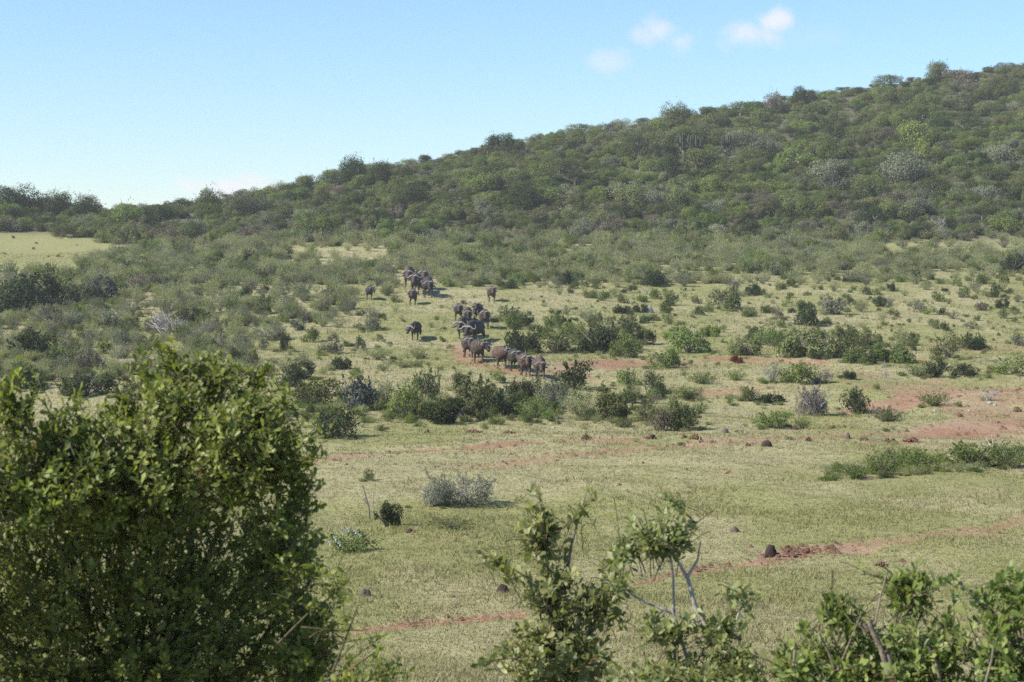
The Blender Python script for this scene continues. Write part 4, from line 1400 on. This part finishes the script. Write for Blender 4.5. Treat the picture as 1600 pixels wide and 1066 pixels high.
# flowering shrub
def flower_shrub():
    r = plant('flowering_shrub', 'bush', 549, 864, 74, 38, 'loose1', 'green', 'small green shrub with pale blue flowers beside the glossy bush', parts=True)
    m = plain_mat('petal', (.42, .43, .66), (.60, .61, .78), 10, .7)
    bm = bmesh.new()
    for i in range(9):
        c = Vector((random.gauss(0, .03), random.gauss(0, .03), random.gauss(0, .03)))
        n = Vector((random.gauss(0, 1), random.gauss(0, 1) - .8, random.gauss(0, 1) + .8)).normalized()
        t = n.orthogonal().normalized(); b = n.cross(t)
        vs = [bm.verts.new(c + (t * math.cos(q * 1.2566) + b * math.sin(q * 1.2566)) * .015 + n * (.01 if q % 2 else 0)) for q in range(5)]
        bm.faces.new(vs)
    me = bpy.data.meshes.new('flower_head'); bm.to_mesh(me); bm.free(); me.materials.append(m)
    for (dx, z) in ((-.55, .75), (-.3, 1.0), (-.1, 1.15), (.15, 1.05), (.3, .9), (-.75, .55), (-.4, .5)):
        f = link('flower_head', me, r); f.matrix_parent_inverse = Matrix.Identity(4)
        c, s = math.cos(-r.rotation_euler.z), math.sin(-r.rotation_euler.z)
        x, y = dx, -.6
        f.location = (x * c - y * s, x * s + y * c, z)
        f.scale = (1 / r.scale.x, 1 / r.scale.y, 1 / r.scale.z)


flower_shrub()

# ------------------------------------------------------------------ near bushes with real leaves
FG = leaf_mat('glossy_leaf', (.080, .115, .022), (.280, .325, .075), trans=.40, rough=.5, rnd=.12, dead=(.20, .11, .05))
FG_OLIVE = leaf_mat('olive_leaf', (.125, .142, .050), (.340, .355, .155), trans=.42, rough=.5, rnd=.12, dead=(.24, .15, .08))
FG_NARROW = leaf_mat('narrow_leaf', (.105, .148, .036), (.290, .345, .105), trans=.42, rough=.45, rnd=.12, dead=(.22, .14, .07))


def at(px, py, d):
    return Vector(((px - 800) / F * d, d, (EYE - py) / F * d))


LEAF_V = np.array([(0, 0, 0), (.38, .17, .035), (.38, 0, 0), (.38, -.17, .035), (.76, .25, .03), (.78, 0, -.01), (.76, -.25, .03), (1, 0, -.04)])
LEAF_T = [np.array([(0, 2, 1), (0, 3, 2), (4, 5, 7), (5, 6, 7)]), np.array([(1, 2, 5, 4), (2, 3, 6, 5)])]
_leafmesh = {}


def leaf_unit(mat, width, v):
    k = (mat.name, width, v)
    if k not in _leafmesh:
        V = LEAF_V * np.array([1, width, 1])
        _leafmesh[k] = mesh_np('leaf', V, LEAF_T, [mat], {'var': np.full(6, v)})
    return _leafmesh[k]


def near_bush(name, label, sprigs, branches, leaf_len, mat, per=11, width=1.0, bark=BARK, single=300, base=None, twig_len=.17):
    """sprigs: (n, 2, 3) tip and outward direction; branches: list of (points, radii)"""
    base = Vector(base)
    r = empty(name, base)
    n = len(sprigs)
    tip, d = sprigs[:, 0], sprigs[:, 1]
    d = d / (np.linalg.norm(d, axis=1, keepdims=True) + 1e-9)
    L = twig_len * RNG.uniform(.6, 1.4, n)[:, None]
    root = tip - d * L
    # leaves spiral along each twig, bunched towards its tip
    t = np.tile(np.linspace(.12, 1.0, per), (n, 1)) ** .75
    ph = np.arange(per)[None] * 2.4 + RNG.random((n, 1)) * 6.28
    ref = np.where(np.abs(d[:, 2:3]) > .9, np.array([[1., 0, 0]]), np.array([[0, 0, 1.]]))
    e1 = np.cross(d, ref); e1 /= np.linalg.norm(e1, axis=1, keepdims=True); e2 = np.cross(d, e1)
    P = root[:, None] + (tip - root)[:, None] * t[..., None]
    rad = e1[:, None] * np.cos(ph)[..., None] + e2[:, None] * np.sin(ph)[..., None]
    X = d[:, None] * (.35 + .5 * t[..., None]) + rad * .8 + np.array([0, 0, .18]) + RNG.normal(0, .18, (n, per, 3))
    X /= np.linalg.norm(X, axis=-1, keepdims=True)
    Zn = d[:, None] * .8 - rad * .2 + np.array([-.35, -.25, .45]) * .6 + RNG.normal(0, .3, (n, per, 3))
    Yv = np.cross(Zn, X); Yv /= np.linalg.norm(Yv, axis=-1, keepdims=True) + 1e-9
    Zn = np.cross(X, Yv)
    S = leaf_len * RNG.uniform(.45, 1.5, (n, per)) * (1.15 - .3 * t)
    var = np.clip(np.repeat(RNG.random((n, 1)) * .5, per, 1) + RNG.random((n, per)) * .5, 0, 1)
    P, X, Yv, Zn, S, var = (q.reshape(-1, *q.shape[2:]) for q in (P, X, Yv, Zn, S, var))
    px = 800 + F * P[:, 0] / P[:, 1]; py = EYE - F * P[:, 2] / P[:, 1]
    score = P[:, 1] - .05 * np.abs(Zn[:, 1]) - S
    score[(px < 6) | (px > 1594) | (py > 1058)] += 100
    order = np.argsort(score)
    front = order[:single]; rest = order[single:]
    V = (P[rest, None] + LEAF_V[None, :, 0, None] * (X * S[:, None])[rest, None] + (LEAF_V[None, :, 1, None] * width) * (Yv * S[:, None])[rest, None]
         + LEAF_V[None, :, 2, None] * (Zn * S[:, None])[rest, None]) - np.array(base)
    m = len(rest); off = (np.arange(m) * 8)[:, None, None]
    tri = (LEAF_T[0][None] + off).reshape(-1, 3); quad = (LEAF_T[1][None] + off).reshape(-1, 4)
    me = mesh_np('foliage', V.reshape(-1, 3), [tri, quad], [mat], {'var': np.concatenate([np.repeat(var[rest], 4), np.repeat(var[rest], 2)])})
    tag(link('foliage', me, r), kind='stuff')
    for i in front:
        o = link('leaf', leaf_unit(mat, width, round(float(var[i]) * 6) / 6), r)
        M = Matrix((tuple(X[i] * S[i]), tuple(Yv[i] * S[i]), tuple(Zn[i] * S[i]))).transposed().to_4x4()
        M.translation = Vector(P[i]) - base
        o.matrix_local = M
    tb = Tubes()
    for (pts, rr) in branches:
        tb.add([Vector(q) - base for q in pts], rr, 7)
    link('branches', tb.build('branches', bark), r)
    tw = Tubes()
    for i in range(n):
        a, b = Vector(root[i]) - base, Vector(tip[i]) - base
        a2 = a - Vector(d[i]) * .03 - Vector((0, 0, .01))
        tw.add([a2, a, b], [.0035, .0028, .0012], 4)
    tag(link('twigs', tw.build('twigs', TWIG), r), kind='stuff')
    tag(r, label, 'bush')
    return r


def ell(n, px, py, rx, ry, D, dr, shell=.32, up=.35):
    """sprig tips through an ellipsoid given by its outline; rx, ry in pixels at distance D"""
    c = np.array(at(px, py, D)); k = D / F
    u = RNG.normal(size=(n, 3)); u /= np.linalg.norm(u, axis=1, keepdims=True)
    s = RNG.random(n) ** shell
    P = c + u * s[:, None] * np.array([rx * k, dr, ry * k])
    d = u + RNG.normal(0, .45, (n, 3)) + np.array([0, 0, up])
    return np.stack([P, d], 1)


def spray(pts, D, n, jit=.03):
    """sprigs along a thin branch given by pixels"""
    W = [np.array(at(x, y, D)) for x, y in pts]
    out = []
    for i in range(n):
        t = random.random() * (len(W) - 1); k = int(t); f = t - k
        p = W[k] * (1 - f) + W[k + 1] * f
        d = (W[k + 1] - W[k]); d = d / np.linalg.norm(d)
        out.append([p + RNG.normal(0, jit, 3), d + RNG.normal(0, .6, 3) + np.array([0, 0, .3])])
    return np.array(out)


def bpath(pts, D, r0, r1):
    W = [at(x, y, D if np.isscalar(D) else D[i]) for i, (x, y) in enumerate(pts)]
    n = len(W)
    return (W, [r0 + (r1 - r0) * i / (n - 1) for i in range(n)])


def gbase(px, D):
    x = (px - 800) / F * D
    return Vector((x, D, float(terrain(x, D))))


# the big glossy bush
g0 = gbase(150, 9.0)
S = np.concatenate([
    ell(2300, 170, 985, 310, 280, 8.9, .65), ell(620, 200, 740, 190, 120, 8.55, .5), ell(230, 380, 705, 85, 90, 8.5, .35), ell(330, 60, 740, 150, 100, 8.3, .45),
    ell(75, 275, 615, 62, 62, 8.6, .25, .5, .8), ell(34, 400, 640, 50, 46, 8.6, .18, .5, .8), ell(190, 440, 860, 72, 130, 8.6, .35), ell(1100, -260, 840, 250, 330, 8.2, 1.0),  # unseen left lobe, last here, raised and set nearer to shade the lower half
    ell(500, 200, 1200, 330, 190, 8.8, .7), ell(30, 452, 725, 40, 42, 8.5, .15, .5), ell(40, 20, 635, 42, 50, 8.2, .2, .5, .8), ell(190, 480, 1010, 52, 90, 8.7, .4),
    ell(26, 200, 640, 40, 34, 8.6, .2, .5, .9), ell(24, 335, 600, 45, 40, 8.7, .2, .5, .9), ell(20, 130, 690, 40, 40, 8.4, .2, .5, .8),
    spray([(232, 600), (252, 560), (246, 532)], 8.7, 10, .02), spray([(300, 590), (318, 555)], 8.7, 7, .02), spray([(335, 590), (332, 550)], 8.7, 6, .015), spray([(355, 600), (390, 585), (425, 570)], 8.7, 9, .015),
    spray([(225, 580), (232, 545)], 8.65, 5, .012), spray([(262, 560), (270, 528)], 8.65, 5, .012), spray([(430, 640), (455, 600)], 8.6, 6, .012), spray([(120, 650), (128, 605)], 8.3, 5, .012), spray([(375, 620), (372, 575)], 8.65, 5, .012), spray([(470, 760), (508, 735)], 8.5, 5, .012), spray([(190, 640), (182, 592)], 8.6, 5, .012),
    spray([(270, 600), (285, 555)], 8.7, 5, .02), spray([(210, 620), (205, 580)], 8.7, 5, .02), spray([(400, 610), (412, 580)], 8.7, 5, .02), spray([(170, 660), (165, 620)], 8.6, 5, .02), spray([(90, 660), (85, 625)], 8.4, 5, .02),
    spray([(440, 690), (485, 668)], 8.5, 7, .02), spray([(8, 620), (22, 585), (32, 560)], 8.2, 9, .02), spray([(50, 640), (62, 585)], 8.2, 7, .02), spray([(455, 780), (500, 760)], 8.5, 4, .02), spray([(480, 850), (512, 835)], 8.5, 5, .02),
    spray([(500, 900), (540, 930), (548, 905)], 8.3, 9, .02), spray([(540, 1066), (580, 1030), (600, 1010)], 8.0, 16, .025), spray([(600, 1066), (625, 1035)], 8.0, 10, .025),
    spray([(520, 960), (545, 985)], 8.2, 5, .02), spray([(490, 700), (482, 740)], 8.4, 8, .015),
])
br = []
for (x, y) in [(60, 700), (200, 680), (300, 640), (390, 700), (440, 800), (470, 900), (100, 850), (300, 850), (-150, 800), (500, 960), (350, 980)]:
    e = at(x, y, 9.05)
    mpt = (g0 + e) * .5 + Vector((random.gauss(0, .12), random.gauss(0, .1), .05))
    br.append(([g0 + Vector((random.gauss(0, .08), random.gauss(0, .08), -.1)), mpt, e], [.035, .022, .007]))
br += [bpath([(430, 1010), (480, 960), (520, 930), (545, 905)], 8.3, .006, .003), bpath([(470, 980), (520, 985), (575, 985)], 8.25, .005, .002),
       bpath([(480, 1075), (540, 1050), (600, 1010)], 8.0, .007, .003), bpath([(520, 1050), (545, 985), (560, 945)], 8.2, .006, .002)]
near_bush('glossy_bush', 'large glossy dark green bush filling the lower left corner', S, br, .039, FG, 12, .9, base=g0, single=300, bark=TWIG)

# sapling in the middle
g1 = gbase(870, 9.6)
S = np.concatenate([
    ell(46, 850, 835, 44, 60, 9.6, .16, .6), ell(62, 862, 925, 62, 72, 9.6, .24, .6), ell(170, 870, 1025, 88, 66, 9.6, .36), ell(36, 935, 945, 48, 52, 9.6, .2, .6), ell(200, 880, 1120, 100, 80, 9.6, .38),
    spray([(800, 900), (770, 870), (722, 858)], 9.5, 9, .012), spray([(850, 820), (840, 785), (836, 768)], 9.6, 6, .015), spray([(880, 830), (905, 800), (918, 762)], 9.6, 7, .015),
    spray([(790, 1030), (760, 1040), (745, 1035)], 9.4, 4, .012), spray([(930, 960), (965, 900), (935, 900)], 9.5, 9, .03),
])
br = [bpath([(880, 1330), (870, 1050), (858, 930), (850, 830), (842, 770)], 9.6, .022, .003), bpath([(872, 1080), (880, 930), (893, 850), (916, 770)], 9.6, .016, .003),
      bpath([(865, 960), (820, 900), (770, 872), (720, 856)], 9.5, .005, .0015), bpath([(875, 1060), (930, 980), (950, 900)], 9.6, .012, .004), bpath([(850, 1050), (800, 1028), (745, 1036)], 9.45, .007, .003)]
near_bush('leafy_sapling', 'upright leafy sapling with dark base in the middle of the near edge', S, br, .050, FG_OLIVE, 10, base=g1)

# leaning shrub with bare pale limbs
g2 = gbase(1150, 9.2)
S = np.concatenate([
    ell(52, 1018, 838, 66, 46, 9.2, .22, .6), ell(18, 975, 860, 26, 42, 9.2, .12, .6), ell(13, 1062, 845, 28, 38, 9.2, .12, .6),
    spray([(1060, 800), (1040, 775)], 9.2, 6, .02), spray([(960, 900), (985, 925)], 9.15, 6, .025), spray([(1150, 970), (1165, 925), (1180, 945)], 9.1, 10, .02),
    ell(26, 1040, 985, 62, 40, 9.1, .2, .6), ell(26, 1120, 985, 45, 45, 9.1, .2, .6), ell(90, 1050, 1060, 110, 42, 9.0, .3), ell(60, 1150, 1050, 40, 50, 9.0, .25), ell(110, 1090, 1130, 130, 60, 9.0, .3),
])
br = [bpath([(1230, 1330), (1150, 1055), (1110, 990), (1085, 945), (1075, 905), (1055, 870), (1035, 835)], 9.2, .020, .005),
      bpath([(1110, 985), (1060, 962), (1010, 942), (970, 920), (940, 905)], 9.2, .009, .003), bpath([(1055, 1066), (1053, 960), (1052, 900), (1045, 850)], 9.2, .009, .004),
      bpath([(1080, 1050), (1060, 985), (1050, 950)], 9.15, .010, .006), bpath([(1072, 905), (1090, 875), (1095, 845)], 9.2, .010, .003), bpath([(1130, 1020), (1150, 970), (1166, 925)], 9.1, .006, .003),
      bpath([(1060, 870), (1000, 845), (965, 850)], 9.2, .008, .003), bpath([(1160, 1070), (1125, 1030), (1110, 1020)], 9.1, .012, .006)]
near_bush('leaning_shrub', 'leaning shrub with bare pale limbs and a leafy flat top', S, br, .044, FG_OLIVE, 11, base=g2, bark=BARK_PALE)

# low thicket at the lower right
g3 = gbase(1390, 8.2)
S = np.concatenate([
    ell(125, 1330, 1035, 120, 62, 8.2, .35, .5), ell(115, 1450, 1020, 110, 66, 8.2, .35, .5), ell(34, 1425, 925, 48, 34, 8.3, .15, .6), ell(24, 1305, 955, 22, 30, 8.2, .1), ell(280, 1400, 1130, 260, 80, 8.2, .5),
    ell(40, 1240, 1045, 40, 40, 8.1, .2), spray([(1300, 960), (1303, 935)], 8.2, 4, .02), spray([(1440, 920), (1436, 892)], 8.3, 6, .02), spray([(1395, 905), (1420, 915)], 8.3, 7, .02), spray([(1260, 1010), (1255, 975)], 8.2, 4, .02), spray([(1345, 990), (1335, 950)], 8.2, 5, .02), spray([(1480, 980), (1490, 940)], 8.2, 5, .02), spray([(1225, 1030), (1215, 1000)], 8.1, 4, .02),
])
br = [bpath([(1400, 1330), (1392, 1066), (1375, 1010), (1362, 985), (1358, 968)], 8.0, .013, .012), bpath([(1358, 985), (1349, 975)], 8.0, .009, .008),
      bpath([(1367, 980), (1376, 930), (1387, 893)], 8.0, .005, .003), bpath([(1405, 1100), (1395, 1050), (1388, 1022)], 8.0, .012, .010), bpath([(1243, 1066), (1240, 1040), (1242, 1015)], 8.0, .008, .006),
      bpath([(1470, 1066), (1462, 1035), (1450, 1010)], 8.0, .008, .006), bpath([(1310, 1066), (1295, 1020), (1280, 990)], 8.1, .007, .004), bpath([(1300, 1066), (1325, 1010), (1345, 960)], 8.1, .005, .002)]
near_bush('narrow_leaved_bush', 'low narrow-leaved bush with a broken stub in the lower right', S, br, .048, FG_NARROW, 11, .72, base=g3, bark=BARK_MID)

g4 = gbase(1600, 8.0)
S = np.concatenate([
    ell(105, 1590, 1025, 85, 76, 8.0, .35, .5), ell(30, 1600, 930, 38, 60, 8.0, .22, .6), spray([(1545, 960), (1510, 925), (1492, 900)], 8.0, 8, .018), spray([(1560, 950), (1575, 910), (1590, 885)], 8.0, 12, .025), ell(130, 1600, 1120, 130, 70, 8.0, .4),
    ell(60, 1700, 980, 80, 110, 8.0, .4),
])
br = [bpath([(1640, 1330), (1600, 1060), (1565, 975), (1530, 940), (1490, 902)], 8.0, .020, .004), bpath([(1600, 1060), (1590, 960), (1592, 885)], 8.0, .012, .003), bpath([(1540, 1066), (1550, 1030), (1552, 1012)], 7.9, .006, .004)]
near_bush('round_leaved_bush', 'round-leaved bush at the lower right edge of the picture', S, br, .046, FG_NARROW, 11, 1.0, base=g4)


# ------------------------------------------------------------------ thin air haze over the valley
def build_haze():
    bm = bmesh.new(); bmesh.ops.create_cube(bm, size=1)
    for v in bm.verts:
        v.co = Vector((v.co.x * 5100, 465 + v.co.y * 1080, 32 + v.co.z * 86))
    me = bpy.data.meshes.new('haze'); bm.to_mesh(me); bm.free()
    m, nt, N, L = new_mat('haze')
    out = N('ShaderNodeOutputMaterial'); v = N('ShaderNodeVolumePrincipled')
    v.inputs['Color'].default_value = (.97, .98, 1, 1)
    v.inputs['Density'].default_value = .00025
    v.inputs['Anisotropy'].default_value = .2
    L(v.outputs[0], out.inputs['Volume'])
    me.materials.append(m)
    tag(link('haze', me), 'thin pale haze in the air over the valley', 'haze', kind='stuff')


build_haze()
